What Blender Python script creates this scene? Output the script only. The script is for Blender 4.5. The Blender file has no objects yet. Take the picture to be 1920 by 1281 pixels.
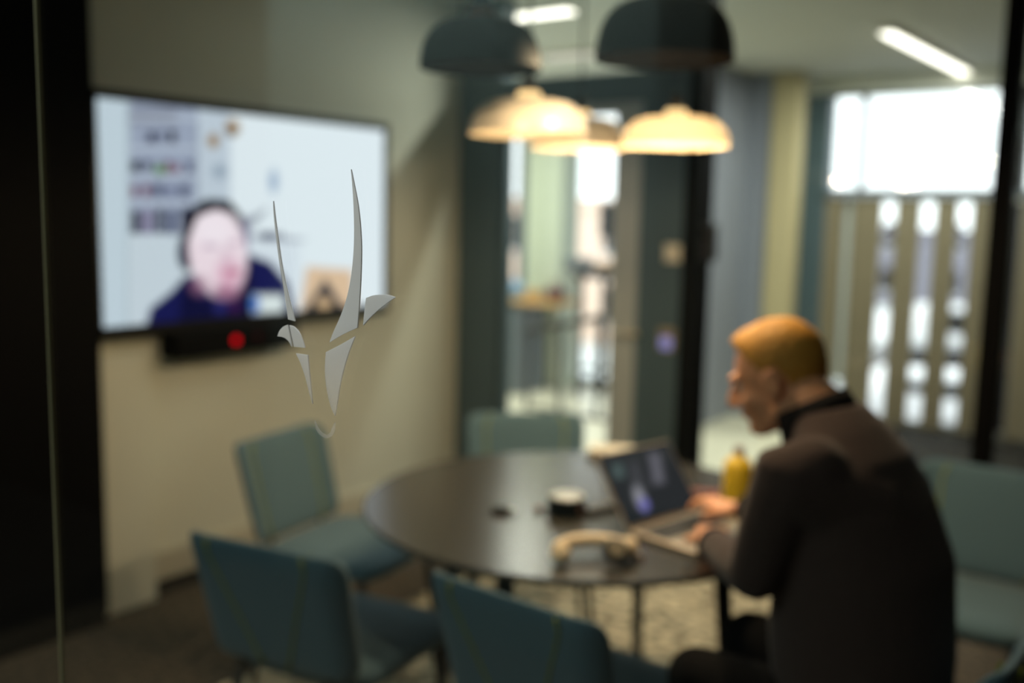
import bpy, bmesh, math, random
import numpy as np
from mathutils import Vector, Matrix, Euler
random.seed(4)
PI = math.pi
C = bpy.context.scene.collection
sc = bpy.context.scene

# ------------------------------------------------------------------ camera
# world: X = distance from the television wall, Y = towards the glass door wall, Z up
CAM = Vector((3.39, 0.0, 1.55))
YAW, PITCH, ROLL = math.radians(35.5), math.radians(7.3), math.radians(1.2)
FPX = 1867.0
cam_data = bpy.data.cameras.new('camera')
cam = bpy.data.objects.new('camera', cam_data)
C.objects.link(cam)
RM = Matrix.Rotation(YAW, 3, 'Z') @ Matrix.Rotation(PI/2 - PITCH, 3, 'X') @ Matrix.Rotation(ROLL, 3, 'Z')
cam.matrix_world = Matrix.Translation(CAM) @ RM.to_4x4()
cam_data.sensor_width = 36.0
cam_data.lens = FPX/1920*36
cam_data.clip_start = 0.02
cam_data.clip_end = 600
cam_data.dof.use_dof = True
cam_data.dof.focus_distance = 0.885
cam_data.dof.aperture_fstop = 1.95
sc.camera = cam

# ------------------------------------------------------------------ world, exposure
w = bpy.data.worlds.new('overcast_sky')
sc.world = w
w.use_nodes = True
bg = w.node_tree.nodes['Background']
bg.inputs['Color'].default_value = (0.90, 0.97, 1.0, 1)
bg.inputs['Strength'].default_value = 2.6
sc.view_settings.view_transform = 'Standard'
sc.view_settings.look = 'None'
sc.view_settings.exposure = 0.0
sc.view_settings.gamma = 1.0
sc.view_settings.use_curve_mapping = False
sc.cycles.use_denoising = True
sc.cycles.sample_clamp_indirect = 4.0
sc.cycles.max_bounces = 10
sc.cycles.transparent_max_bounces = 24
sc.cycles.caustics_reflective = False
sc.cycles.caustics_refractive = False

def area(name, loc, rot, sx, sy, power, col):
    l = bpy.data.lights.new(name, 'AREA')
    l.shape = 'RECTANGLE'; l.size = sx; l.size_y = sy
    l.energy = power; l.color = col
    o = bpy.data.objects.new(name, l); C.objects.link(o)
    o.location = loc; o.rotation_euler = rot
    return o
# linear ceiling lamps of the office (light of the tubes built further down, plus one added fill)
area('tube_or_fill_light', (1.05, 4.62, 2.60), (0, 0, 0), 1.0, 0.06, 26, (0.98, 1.0, 0.88))
area('tube_or_fill_light', (-1.6, 6.0, 2.60), (0, 0, 0), 2.0, 0.07, 70, (0.98, 1.0, 0.88))  # unseen fill added to brighten the office, no tube built for it
area('tube_or_fill_light', (1.55, 6.35, 2.60), (0, 0, PI/2), 2.0, 0.07, 45, (0.98, 1.0, 0.88))
# unseen fill lamps added behind the camera: mirrored wall, emblem, chair backs
area('passage_fill_light', (1.05, -1.15, 2.60), (math.radians(-14), 0, 0), 2.0, 0.15, 27, (0.86, 1.0, 0.96))
area('passage_fill_light', (2.5, -0.35, 2.60), (0, 0, 0), 0.8, 0.10, 7, (0.92, 1.0, 0.98))
_l = bpy.data.lights.new('emblem_fill_spot', 'SPOT'); _l.energy = 52; _l.spot_size = math.radians(42); _l.spot_blend = 0.5  # unseen spot added above the glass to brighten the emblem
_l.color = (0.97, 1.0, 0.98); _l.shadow_soft_size = 0.03
_o = bpy.data.objects.new('emblem_fill_spot', _l); C.objects.link(_o); _o.location = (2.74, 0.22, 2.62); _o.rotation_euler = (math.radians(9), 0, 0)
PENDANT_W = 16.0

# ------------------------------------------------------------------ pixel <-> place (photo taken as 1920x1281)
def ray(px, py):
    return (RM @ Vector(((px-960)/FPX, -(py-640.5)/FPX, -1.0)))
def on(px, py, x=None, y=None, z=None):
    d = ray(px, py)
    if x is not None: t = (x-CAM.x)/d.x
    elif y is not None: t = (y-CAM.y)/d.y
    else: t = (z-CAM.z)/d.z
    return CAM + d*t
def pix(p):
    q = RM.transposed() @ (Vector(p)-CAM)
    return 960 + FPX*q.x/-q.z, 640.5 - FPX*q.y/-q.z
def at(px, py, depth):
    return CAM + ray(px, py)*depth

# ------------------------------------------------------------------ materials
def srgb(r, g, b):
    f = lambda c: (c/255/12.92) if c/255 <= .04045 else ((c/255+.055)/1.055)**2.4
    return (f(r), f(g), f(b), 1)
def mat(name, col, rough=0.6, metal=0.0, noise=0.0, scale=30.0, bump=0.0, spec=0.5, sheen=0.0, coat=0.0):
    m = bpy.data.materials.new(name); m.use_nodes = True
    nt = m.node_tree; b = nt.nodes['Principled BSDF']
    b.inputs['Base Color'].default_value = col
    b.inputs['Roughness'].default_value = rough
    b.inputs['Metallic'].default_value = metal
    b.inputs['Specular IOR Level'].default_value = spec
    b.inputs['Sheen Weight'].default_value = sheen
    b.inputs['Coat Weight'].default_value = coat
    if noise or bump:
        tc = nt.nodes.new('ShaderNodeTexCoord')
        n = nt.nodes.new('ShaderNodeTexNoise'); n.inputs['Scale'].default_value = scale
        n.inputs['Detail'].default_value = 4
        nt.links.new(tc.outputs['Object'], n.inputs['Vector'])
        fac = n.outputs['Fac']
        if noise >= 0.6:      # strongly speckled cloth: steeper contrast
            mr = nt.nodes.new('ShaderNodeMapRange'); mr.inputs[1].default_value = 0.36; mr.inputs[2].default_value = 0.64
            nt.links.new(fac, mr.inputs[0]); fac = mr.outputs[0]
        if noise:
            r = nt.nodes.new('ShaderNodeMix'); r.data_type = 'RGBA'
            r.inputs[6].default_value = tuple(c*(1-noise) for c in col[:3])+(1,)
            r.inputs[7].default_value = tuple(min(1, c*(1+noise)) for c in col[:3])+(1,)
            nt.links.new(fac, r.inputs[0]); nt.links.new(r.outputs[2], b.inputs['Base Color'])
        if bump:
            bp = nt.nodes.new('ShaderNodeBump'); bp.inputs['Strength'].default_value = bump
            bp.inputs['Distance'].default_value = 0.01
            nt.links.new(n.outputs['Fac'], bp.inputs['Height']); nt.links.new(bp.outputs['Normal'], b.inputs['Normal'])
    return m
def emit(name, col, strength):
    m = bpy.data.materials.new(name); m.use_nodes = True
    nt = m.node_tree; nt.nodes.clear()
    e = nt.nodes.new('ShaderNodeEmission'); o = nt.nodes.new('ShaderNodeOutputMaterial')
    e.inputs['Color'].default_value = col; e.inputs['Strength'].default_value = strength
    nt.links.new(e.outputs[0], o.inputs[0])
    return m
def glass(name, ior=1.5, tint=(1, 1, 1, 1)):
    m = bpy.data.materials.new(name); m.use_nodes = True
    nt = m.node_tree; nt.nodes.clear()
    t = nt.nodes.new('ShaderNodeBsdfTransparent'); g = nt.nodes.new('ShaderNodeBsdfGlossy')
    f = nt.nodes.new('ShaderNodeFresnel'); x = nt.nodes.new('ShaderNodeMixShader'); o = nt.nodes.new('ShaderNodeOutputMaterial')
    t.inputs['Color'].default_value = tint
    g.inputs['Roughness'].default_value = 0.0
    # the node inverts the index on back faces; the pane is thin, so the ray leaves it as it entered
    ge = nt.nodes.new('ShaderNodeNewGeometry'); mi = nt.nodes.new('ShaderNodeMix')
    mi.inputs[2].default_value = ior; mi.inputs[3].default_value = 1/ior
    nt.links.new(ge.outputs['Backfacing'], mi.inputs[0]); nt.links.new(mi.outputs[0], f.inputs['IOR'])
    nt.links.new(f.outputs[0], x.inputs[0]); nt.links.new(t.outputs[0], x.inputs[1]); nt.links.new(g.outputs[0], x.inputs[2])
    nt.links.new(x.outputs[0], o.inputs[0])
    return m
def translucent(name, col, mixf):
    m = bpy.data.materials.new(name); m.use_nodes = True
    nt = m.node_tree; nt.nodes.clear()
    d = nt.nodes.new('ShaderNodeBsdfDiffuse'); t = nt.nodes.new('ShaderNodeBsdfTranslucent')
    x = nt.nodes.new('ShaderNodeMixShader'); o = nt.nodes.new('ShaderNodeOutputMaterial')
    d.inputs['Color'].default_value = col; t.inputs['Color'].default_value = col
    x.inputs[0].default_value = mixf
    nt.links.new(d.outputs[0], x.inputs[1]); nt.links.new(t.outputs[0], x.inputs[2]); nt.links.new(x.outputs[0], o.inputs[0])
    return m
def screen_mat(name, strength):
    m = bpy.data.materials.new(name); m.use_nodes = True
    nt = m.node_tree; nt.nodes.clear()
    a = nt.nodes.new('ShaderNodeAttribute'); a.attribute_name = 'picture'
    e = nt.nodes.new('ShaderNodeEmission'); o = nt.nodes.new('ShaderNodeOutputMaterial')
    e.inputs['Strength'].default_value = strength
    nt.links.new(a.outputs['Color'], e.inputs['Color']); nt.links.new(e.outputs[0], o.inputs[0])
    return m

M = dict(
    wall=mat('painted_wall', srgb(220, 222, 206), 0.7, noise=0.03, scale=4),
    base=mat('baseboard_paint', srgb(205, 200, 180), 0.5),
    ceiling=mat('ceiling_paint', srgb(224, 226, 214), 0.75, noise=0.02, scale=3),
    carpet=mat('speckled_carpet', srgb(84, 74, 60), 0.95, noise=0.6, scale=40, bump=0.5),
    rug=mat('speckled_rug', srgb(202, 184, 154), 0.95, noise=0.8, scale=22, bump=0.6),
    border=mat('dark_floor_border', srgb(30, 26, 20), 0.6, noise=0.2, scale=20),
    pale_floor=mat('pale_floor', srgb(226, 222, 200), 0.35, noise=0.04, scale=5),
    dark_floor=mat('dark_carpet', srgb(26, 24, 20), 0.9, noise=0.3, scale=60),
    teal_panel=mat('dark_teal_panel', srgb(74, 94, 102), 0.45, noise=0.05, scale=6),
    stile=mat('grey_door_frame', srgb(178, 184, 182), 0.35, noise=0.05, scale=6),
    black=mat('black_metal', srgb(14, 14, 14), 0.4, noise=0.1, scale=10),
    matte_black=mat('matte_black', srgb(8, 8, 8), 0.7, noise=0.1, scale=10, spec=0.1),
    grey_wall=mat('grey_wall', srgb(148, 154, 166), 0.6, noise=0.05, scale=3),
    pale_column=mat('pale_green_grey_column', srgb(192, 202, 182), 0.6, noise=0.04, scale=4),
    column=mat('cream_column', srgb(205, 192, 150), 0.6, noise=0.04, scale=4),
    board=mat('beige_board', srgb(132, 122, 98), 0.7, noise=0.08, scale=8),
    steel=mat('brushed_steel', srgb(180, 182, 178), 0.3, metal=0.9, noise=0.05, scale=40),
    brass=mat('satin_nickel_lever', srgb(222, 212, 188), 0.4, metal=0.15, noise=0.05, scale=40),
    chair=mat('teal_wool', srgb(84, 114, 128), 0.9, noise=0.12, scale=160, bump=0.3, sheen=0.2),
    chair_pipe=mat('yellow_green_piping', srgb(140, 150, 60), 0.8, noise=0.1, scale=80),
    chair_leg=mat('dark_bronze_leg', srgb(48, 46, 40), 0.45, metal=0.3, noise=0.1, scale=30),
    table=mat('dark_table_top', srgb(60, 57, 50), 0.24, noise=0.12, scale=14, spec=0.9),
    table_edge=mat('table_edge', srgb(48, 40, 32), 0.5, noise=0.1, scale=30),
    shade_dark=mat('dark_grey_enamel', srgb(46, 52, 50), 0.75, noise=0.06, scale=8),
    shade_pale=mat('pale_enamel', srgb(200, 190, 172), 0.3, noise=0.03, scale=8),
    shade_white=mat('white_inner_enamel', srgb(232, 226, 212), 0.5, noise=0.02, scale=8),
    shade_lit=translucent('opal_glass_shade', (0.44, 0.37, 0.26, 1), 0.22),
    dark_lining=mat('near_black_lining', (0.0006, 0.0005, 0.0004, 1), 0.9, noise=0.1, scale=10, spec=0.0),  # near black so the lamp's own light does not show inside the shade
    cord=mat('black_cord', srgb(15, 15, 15), 0.6, noise=0.1, scale=30),
    bulb=emit('warm_bulb', (1.0, 0.66, 0.32, 1), 10.0),
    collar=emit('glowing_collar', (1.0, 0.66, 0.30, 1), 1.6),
    tube=emit('lamp_tube', (1.0, 0.96, 0.84, 1), 4.0),
    tube_dim=emit('lamp_tube_dim', (1.0, 0.93, 0.80, 1), 0.95),
    led=emit('red_led', (1.0, 0.0, 0.01, 1), 1.0),
    led_dim=emit('dim_red_led', (0.25, 0.0, 0.02, 1), 0.15),
    violet=emit('violet_display', srgb(165, 160, 225), 0.6),
    pane=glass('clear_pane', 1.45),
    front_pane=glass('front_pane', 1.5, (0.985, 1.0, 0.985, 1)),
    silicone=mat('silicone_joint', srgb(130, 124, 92), 0.5, noise=0.1, scale=40),
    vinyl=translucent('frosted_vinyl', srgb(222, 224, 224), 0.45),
    skin=mat('skin', srgb(248, 178, 134), 0.5, noise=0.08, scale=40),
    hair=mat('ginger_hair', srgb(236, 160, 66), 0.6, noise=0.45, scale=70, bump=0.5),
    eye=mat('eye_white', srgb(225, 220, 210), 0.3, noise=0.02, scale=50),
    jacket=mat('charcoal_jacket', srgb(76, 62, 58), 0.9, noise=0.2, scale=120, bump=0.2, sheen=0.15, spec=0.2),
    collar_cloth=mat('black_collar', srgb(22, 21, 23), 0.9, noise=0.2, scale=120, spec=0.2),
    trousers=mat('black_trousers', srgb(17, 17, 19), 0.9, noise=0.2, scale=120, spec=0.2),
    shoe=mat('dark_shoe', srgb(25, 22, 20), 0.5, noise=0.1, scale=40),
    alu=mat('laptop_aluminium', srgb(185, 172, 155), 0.35, metal=0.6, noise=0.03, scale=60),
    key=mat('laptop_key', srgb(28, 28, 30), 0.6, noise=0.1, scale=60),
    bottle=mat('yellow_bottle', srgb(236, 200, 52), 0.35, noise=0.05, scale=20),
    cap=mat('brown_cap', srgb(120, 72, 40), 0.5, noise=0.1, scale=30),
    cream=mat('cream_plastic', srgb(246, 222, 182), 0.4, noise=0.04, scale=30),
    grey_plastic=mat('grey_plastic', srgb(150, 138, 115), 0.5, noise=0.05, scale=30),
    pale_plastic=mat('pale_grey_plastic', srgb(200, 208, 210), 0.25, noise=0.03, scale=30),
    red_leather=mat('red_brown_leather', srgb(120, 58, 46), 0.6, noise=0.15, scale=40),
    paper=mat('white_paper', srgb(232, 226, 208), 0.7, noise=0.03, scale=20),
    wood=mat('light_wood', srgb(196, 158, 104), 0.5, noise=0.15, scale=12),
    blue=mat('blue_glaze', srgb(130, 165, 200), 0.3, noise=0.1, scale=20),
    maroon=mat('maroon_cloth', srgb(96, 50, 56), 0.8, noise=0.2, scale=40),
    brick=mat('pink_brick', srgb(232, 204, 184), 0.9, noise=0.15, scale=3),
    asphalt=mat('grey_asphalt', srgb(84, 84, 92), 0.9, noise=0.12, scale=1.5),
    plaza=mat('pale_paving', srgb(226, 230, 228), 0.9, noise=0.05, scale=1.0),
    car_white=mat('white_car_paint', srgb(240, 240, 240), 0.3, noise=0.01, scale=3),
    car_dark=mat('dark_car_paint', srgb(36, 38, 44), 0.3, noise=0.05, scale=3),
    car_glass=mat('dark_car_glass', srgb(24, 28, 32), 0.15, noise=0.05, scale=3),
    tyre=mat('tyre_rubber', srgb(20, 20, 20), 0.8, noise=0.1, scale=10),
    passage_pale=mat('passage_pale_wall', srgb(112, 126, 124), 0.7, noise=0.03, scale=3),
    passage_mid=mat('passage_mid_panel', srgb(70, 76, 72), 0.7, noise=0.03, scale=3),
    passage_dark=mat('passage_dark_panel', srgb(40, 38, 31), 0.8, noise=0.05, scale=3),
    post_grey=mat('pale_grey_post', srgb(205, 214, 214), 0.5, noise=0.04, scale=6),
    far_grey=mat('grey_cladding', srgb(132, 130, 142), 0.8, noise=0.1, scale=0.6),
    frame_grey=mat('facade_frame', srgb(96, 106, 114), 0.4, noise=0.05, scale=5),
)

# the emblem film turns more transparent towards the muzzle
def fade_film(m, z_full, z_clear, clear):
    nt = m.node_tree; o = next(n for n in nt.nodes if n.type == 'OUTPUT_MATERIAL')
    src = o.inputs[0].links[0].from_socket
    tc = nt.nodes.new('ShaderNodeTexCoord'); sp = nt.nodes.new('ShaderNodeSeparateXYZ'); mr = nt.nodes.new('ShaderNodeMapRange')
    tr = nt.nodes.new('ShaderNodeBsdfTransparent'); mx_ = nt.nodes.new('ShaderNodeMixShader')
    mr.inputs[1].default_value = z_full; mr.inputs[2].default_value = z_clear; mr.inputs[3].default_value = 0.0; mr.inputs[4].default_value = clear
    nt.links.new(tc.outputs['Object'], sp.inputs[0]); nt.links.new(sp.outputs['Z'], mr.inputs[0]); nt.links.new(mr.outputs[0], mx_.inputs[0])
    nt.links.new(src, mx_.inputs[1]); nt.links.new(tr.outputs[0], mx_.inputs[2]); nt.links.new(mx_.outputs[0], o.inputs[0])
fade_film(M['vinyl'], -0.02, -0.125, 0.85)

# ------------------------------------------------------------------ mesh helpers
def tagk(o, kind):
    o['kind'] = kind
def obj(name, bm, m, parent=None, smooth=False, kind=None):
    me = bpy.data.meshes.new(name)
    bmesh.ops.recalc_face_normals(bm, faces=bm.faces[:])
    bm.to_mesh(me); bm.free()
    for x in (m if isinstance(m, (list, tuple)) else [m]):
        me.materials.append(x)
    if smooth:
        for p in me.polygons: p.use_smooth = True
    o = bpy.data.objects.new(name, me); C.objects.link(o)
    if parent: o.parent = parent
    if kind: o['kind'] = kind
    return o
def thing(name, label, cat, loc=(0, 0, 0), rotz=0.0, group=None):
    o = bpy.data.objects.new(name, None); C.objects.link(o)
    o.empty_display_size = 0.1
    o.location = loc; o.rotation_euler = (0, 0, rotz)
    o['label'] = label; o['category'] = cat
    if group: o['group'] = group
    return o
def tag(o, label, cat, group=None):
    o['label'] = label; o['category'] = cat
    if group: o['group'] = group
    return o
def dup(root, loc, rotz, label, group=None):
    r = root.copy(); C.objects.link(r)
    r.location = loc; r.rotation_euler = (0, 0, rotz); r['label'] = label
    if group: r['group'] = group
    for ch in list(root.children):
        c = ch.copy(); C.objects.link(c); c.parent = r
        for g in list(ch.children):
            d = g.copy(); C.objects.link(d); d.parent = c
    return r
def N(): return bmesh.new()
def box(bm, lo, hi, bev=0.0, seg=2, mtx=None):
    lo, hi = Vector(lo), Vector(hi)
    c, s = (lo+hi)/2, hi-lo
    r = bmesh.ops.create_cube(bm, size=1.0, matrix=Matrix.Translation(c) @ Matrix.Diagonal((abs(s.x), abs(s.y), abs(s.z), 1)))
    vs = r['verts']
    if bev:
        es = list({e for v in vs for e in v.link_edges})
        rr = bmesh.ops.bevel(bm, geom=es, offset=bev, segments=seg, profile=0.5, affect='EDGES')
        vs = list({v for f in rr['faces'] for v in f.verts} | {v for v in vs if v.is_valid})
    if mtx is not None:
        bmesh.ops.transform(bm, matrix=mtx, verts=[v for v in vs if v.is_valid])
    return bm
def bx(lo, hi, bev=0.0, seg=2):
    return box(N(), lo, hi, bev, seg)
def ring_frame(d):
    d = d.normalized()
    a = Vector((0, 0, 1)) if abs(d.z) < 0.9 else Vector((1, 0, 0))
    x = d.cross(a).normalized(); y = d.cross(x).normalized()
    return x, y
def tube(bm, pts, rad, n=10, cap=True):
    pts = [Vector(p) for p in pts]
    rads = rad if isinstance(rad, (list, tuple)) else [rad]*len(pts)
    rings = []
    for i, p in enumerate(pts):
        d = pts[min(i+1, len(pts)-1)]-pts[max(i-1, 0)]
        x, y = ring_frame(d)
        if rings:
            px_ = (rings[-1][0].co-prev).normalized()
            x = (px_-d.normalized()*px_.dot(d.normalized())).normalized(); y = d.normalized().cross(x)
        prev = p
        rings.append([bm.verts.new(p+(x*math.cos(2*PI*k/n)+y*math.sin(2*PI*k/n))*rads[i]) for k in range(n)])
    for a, b in zip(rings[:-1], rings[1:]):
        for k in range(n):
            bm.faces.new((a[k], a[(k+1) % n], b[(k+1) % n], b[k]))
    if cap:
        bm.faces.new(rings[0][::-1]); bm.faces.new(rings[-1])
    return bm
def lathe(bm, prof, n=32, c=(0, 0, 0), close=True):
    rings = []
    for r, z in prof:
        if r < 1e-6: rings.append([bm.verts.new((c[0], c[1], c[2]+z))])
        else: rings.append([bm.verts.new((c[0]+r*math.cos(2*PI*k/n), c[1]+r*math.sin(2*PI*k/n), c[2]+z)) for k in range(n)])
    for a, b in zip(rings[:-1], rings[1:]):
        for k in range(n):
            k2 = (k+1) % n
            if len(a) == 1 and len(b) == 1: continue
            if len(a) == 1: bm.faces.new((a[0], b[k2], b[k]))
            elif len(b) == 1: bm.faces.new((a[k], a[k2], b[0]))
            else: bm.faces.new((a[k], a[k2], b[k2], b[k]))
    if close:
        if len(rings[0]) > 1: bm.faces.new(rings[0][::-1])
        if len(rings[-1]) > 1: bm.faces.new(rings[-1])
    return bm
def blob(bm, c, r, rot=None, u=20, v=14):
    m = Matrix.Translation(Vector(c))
    if rot is not None: m = m @ rot
    m = m @ Matrix.Diagonal((r[0], r[1], r[2], 1))
    bmesh.ops.create_uvsphere(bm, u_segments=u, v_segments=v, radius=1.0, matrix=m)
    return bm
def limb(bm, chain, n=14):
    # chain: [(point, radius)...], smooth tapered limb with round ends
    pts, rads = [], []
    ch = [(Vector(p), r) for p, r in chain]
    d0 = (ch[0][0]-ch[1][0]).normalized(); d1 = (ch[-1][0]-ch[-2][0]).normalized()
    for t in (0.98, 0.75, 0.4):
        pts.append(ch[0][0]+d0*ch[0][1]*t); rads.append(ch[0][1]*math.sqrt(1-t*t))
    for p, r in ch: pts.append(p); rads.append(r)
    for t in (0.4, 0.75, 0.98):
        pts.append(ch[-1][0]+d1*ch[-1][1]*t); rads.append(ch[-1][1]*math.sqrt(1-t*t))
    return tube(bm, pts, rads, n)
def fuse(name, bm, voxel, it, m, parent):
    bmesh.ops.recalc_face_normals(bm, faces=bm.faces[:])
    me = bpy.data.meshes.new('tmp'); bm.to_mesh(me); bm.free()
    o = bpy.data.objects.new('tmp', me); C.objects.link(o)
    r = o.modifiers.new('r', 'REMESH'); r.mode = 'VOXEL'; r.voxel_size = voxel
    s = o.modifiers.new('s', 'SMOOTH'); s.factor = 0.5; s.iterations = it
    dg = bpy.context.evaluated_depsgraph_get()
    me2 = bpy.data.meshes.new_from_object(o.evaluated_get(dg))
    bpy.data.objects.remove(o); bpy.data.meshes.remove(me)
    me2.name = name; me2.materials.clear(); me2.materials.append(m)
    for p in me2.polygons: p.use_smooth = True
    o = bpy.data.objects.new(name, me2); C.objects.link(o); o.parent = parent
    return o
def struct(name, bm, m, parent=None, smooth=False):
    return obj(name, bm, m, parent, smooth, None if parent else 'structure')

# ------------------------------------------------------------------ room shell
GL, DW, FAC, CEIL = 0.637, 4.27, 7.80, 2.65     # front glass, door wall, facade, ceiling height
struct('floor', bx((-0.1, GL-2.2, -0.12), (4.1, DW, 0.0)), M['carpet'])
struct('floor.001', bx((-5.0, DW, -0.12), (1.15, FAC, 0.0)), M['pale_floor'])
struct('floor.002', bx((1.15, DW, -0.12), (6.0, FAC, 0.0)), M['dark_floor'])
struct('ceiling', bx((-5.0, -2.2, CEIL), (6.0, FAC+0.2, CEIL+0.15)), M['ceiling'])
struct('wall_left', bx((-0.15, GL-0.05, 0), (0, DW, CEIL)), M['wall'])
struct('baseboard_left', bx((0, 2.10, 0.055), (0.015, DW-0.03, 0.17), 0.003, 1), M['base'])
struct('trim_1', bx((0, 2.10, 0.0), (0.02, DW-0.03, 0.055)), M['border'])
PY = on(292, 1000, x=0.06).y
struct('trim_2', bx((0.0, on(150, 1000, x=0.06).y, 0.0), (0.06, PY, 1.0), 0.004, 1), M['wall'])
struct('wall_right', bx((4.0, GL-0.05, 0), (4.1, DW+0.1, CEIL)), M['passage_dark'])  # unseen dark wall added to block stray light and keep this side dark

# door wall, left to right: dark panel, glazed door, dark panel with switches, black post, panes
def wx(px, y=DW, py=500): return on(px, py, y=y).x
XA, XB, XC, XD = 0.0, wx(943), wx(1203), wx(1288)
XP = wx(1318)
XM0, XM1 = wx(1850), wx(1888)
HB, HT = 2.09, 2.23
struct('wall_back', bx((XA, DW-0.04, 0), (XB, DW+0.08, CEIL)), M['teal_panel'])
struct('wall_back.001', bx((XC, DW-0.04, 0), (XD, DW+0.08, CEIL)), M['teal_panel'])
struct('trim_3', bx((XD, DW-0.06, 0), (XP, DW+0.08, CEIL)), M['matte_black'])
struct('trim_4', bx((XB, DW-0.04, HB), (XC, DW+0.08, HT)), M['teal_panel'])
struct('trim_5', bx((XM0, DW-0.03, 0), (XM1, DW+0.06, CEIL)), M['matte_black'])
struct('trim_6', bx((XP, DW-0.02, 0), (4.0, DW+0.06, 0.06)), M['black'])
struct('window_1', bx((XB, DW+0.015, HT), (XC, DW+0.025, CEIL)), M['pane'])
wn = struct('window_2', bx((XP, DW+0.01, 0.06), (XM0, DW+0.02, CEIL)), M['pane'])
struct('window_3', bx((XM1, DW+0.01, 0.06), (4.0, DW+0.02, CEIL)), M['pane'])
d1 = thing('door_1', '', 'door'); del d1['label'], d1['category']; d1['kind'] = 'structure'
XS = wx(1150)
obj('stile', bx((XS, DW-0.02, 0.005), (XC-0.004, DW+0.03, HB-0.005), 0.004, 1), M['stile'], d1)
obj('stile', bx((XB+0.003, DW-0.02, 0.005), (XB+0.03, DW+0.03, HB-0.005), 0.003, 1), M['teal_panel'], d1)
obj('rail', bx((XB+0.03, DW-0.02, 0.005), (XS, DW+0.03, 0.08), 0.003, 1), M['stile'], d1)
obj('rail', bx((XB+0.03, DW-0.02, HB-0.05), (XS, DW+0.03, HB-0.005), 0.003, 1), M['stile'], d1)
obj('pane', bx((XB+0.03, DW, 0.08), (XS, DW+0.008, HB-0.05)), M['pane'], d1)
hp = on(1197, 625, y=DW-0.02)
h = tube(N(), [(hp.x, DW-0.02, hp.z), (hp.x, DW-0.07, hp.z), (hp.x-0.02, DW-0.075, hp.z), (hp.x-0.125, DW-0.075, hp.z)], 0.010, 10)
lathe_m = N(); tube(lathe_m, [(hp.x, DW-0.021, hp.z), (hp.x, DW-0.03, hp.z)], 0.026, 16)
hd = obj('handle', h, M['brass'], d1, True); obj('rosette', lathe_m, M['brass'], hd)
lk = on(1197, 668, y=DW-0.02)
obj('lock_cylinder', tube(N(), [(lk.x, DW-0.021, lk.z), (lk.x, DW-0.035, lk.z)], 0.016, 14), M['brass'], d1)

# switches on the dark panel
p = on(1262, 475, y=DW-0.04)
t = thing('light_switch', 'pale square switch plate higher on dark panel beside the door', 'switch', (p.x, DW-0.04, p.z))
obj('plate', bx((-0.042, -0.010, -0.042), (0.042, 0, 0.042), 0.004), M['paper'], t)
obj('rocker', bx((-0.026, -0.015, -0.028), (0.026, -0.010, 0.028), 0.003), M['paper'], t)
p = on(1251, 637, y=DW-0.04)
t = thing('control_panel', 'small wall panel with glowing violet display near the door handle', 'control panel', (p.x, DW-0.04, p.z))
obj('housing', bx((-0.042, -0.014, -0.055), (0.042, 0, 0.055), 0.005), M['grey_plastic'], t)
obj('display', bx((-0.030, -0.017, -0.045), (0.030, -0.014, 0.015), 0.001, 1), M['violet'], t)
p = on(1322, 455, y=DW-0.06)
t = thing('door_phone', 'black box-shaped intercom fixed to the black post', 'intercom', (p.x, DW-0.02, p.z))
obj('housing', bx((-0.004, -0.09, -0.085), (0.045, 0.0, 0.085), 0.006), M['black'], t)
obj('speaker_grille', bx((0.004, -0.094, 0.02), (0.037, -0.090, 0.065), 0.001, 1), M['matte_black'], t)

# grey wall, column and facade beyond the door wall
struct('wall_far', bx((0.10, 6.55, 0), (0.30, 7.52, CEIL)), M['grey_wall'])
struct('trim_7', bx((0.30, 7.42, 0), (0.47, 7.50, CEIL)), M['grey_wall'])
c = bx((0.48, 7.40, 0), (0.70, 7.56, CEIL), 0.02)
struct('column', c, M['column'])
# facade right of the column: window band over the slatted screen
def fx(px, py=400): return on(px, py, y=FAC).x
WX0, WX1 = fx(1553), fx(1890)
ZW0, ZW1 = 1.79, 2.49
struct('wall_rear', bx((0.30, FAC, ZW1+0.02), (6.0, FAC+0.2, CEIL)), M['ceiling'])
struct('trim_8', bx((0.56, FAC-0.06, 0), (WX0-0.01, FAC+0.1, ZW1+0.02)), M['teal_panel'])
wi = struct('window_4', bx((WX0, FAC+0.03, ZW0), (WX1, FAC+0.038, ZW1)), M['pane'])
XV = fx(1608)
obj('mullion', bx((XV-0.02, FAC, ZW0), (XV+0.02, FAC+0.07, ZW1)), M['frame_grey'], wi)
obj('sill', bx((WX0-0.01, FAC-0.10, ZW0-0.05), (WX1, FAC+0.07, ZW0)), M['frame_grey'], wi)
obj('head', bx((WX0-0.01, FAC-0.02, ZW1), (WX1, FAC+0.07, ZW1+0.02)), M['frame_grey'], wi)
wj = struct('window_5', bx((WX1+0.09, FAC+0.03, ZW0), (3.6, FAC+0.038, ZW1)), M['pane'])
obj('sill', bx((WX1, FAC-0.10, ZW0-0.05), (3.6, FAC+0.07, ZW0)), M['frame_grey'], wj)
struct('trim_9', bx((WX1, FAC-0.03, 0), (WX1+0.09, FAC+0.1, ZW1+0.02)), M['black'])
struct('wall_rear.001', bx((3.6, FAC, 0), (6.0, FAC+0.2, ZW1+0.02)), M['passage_dark'])
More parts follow.
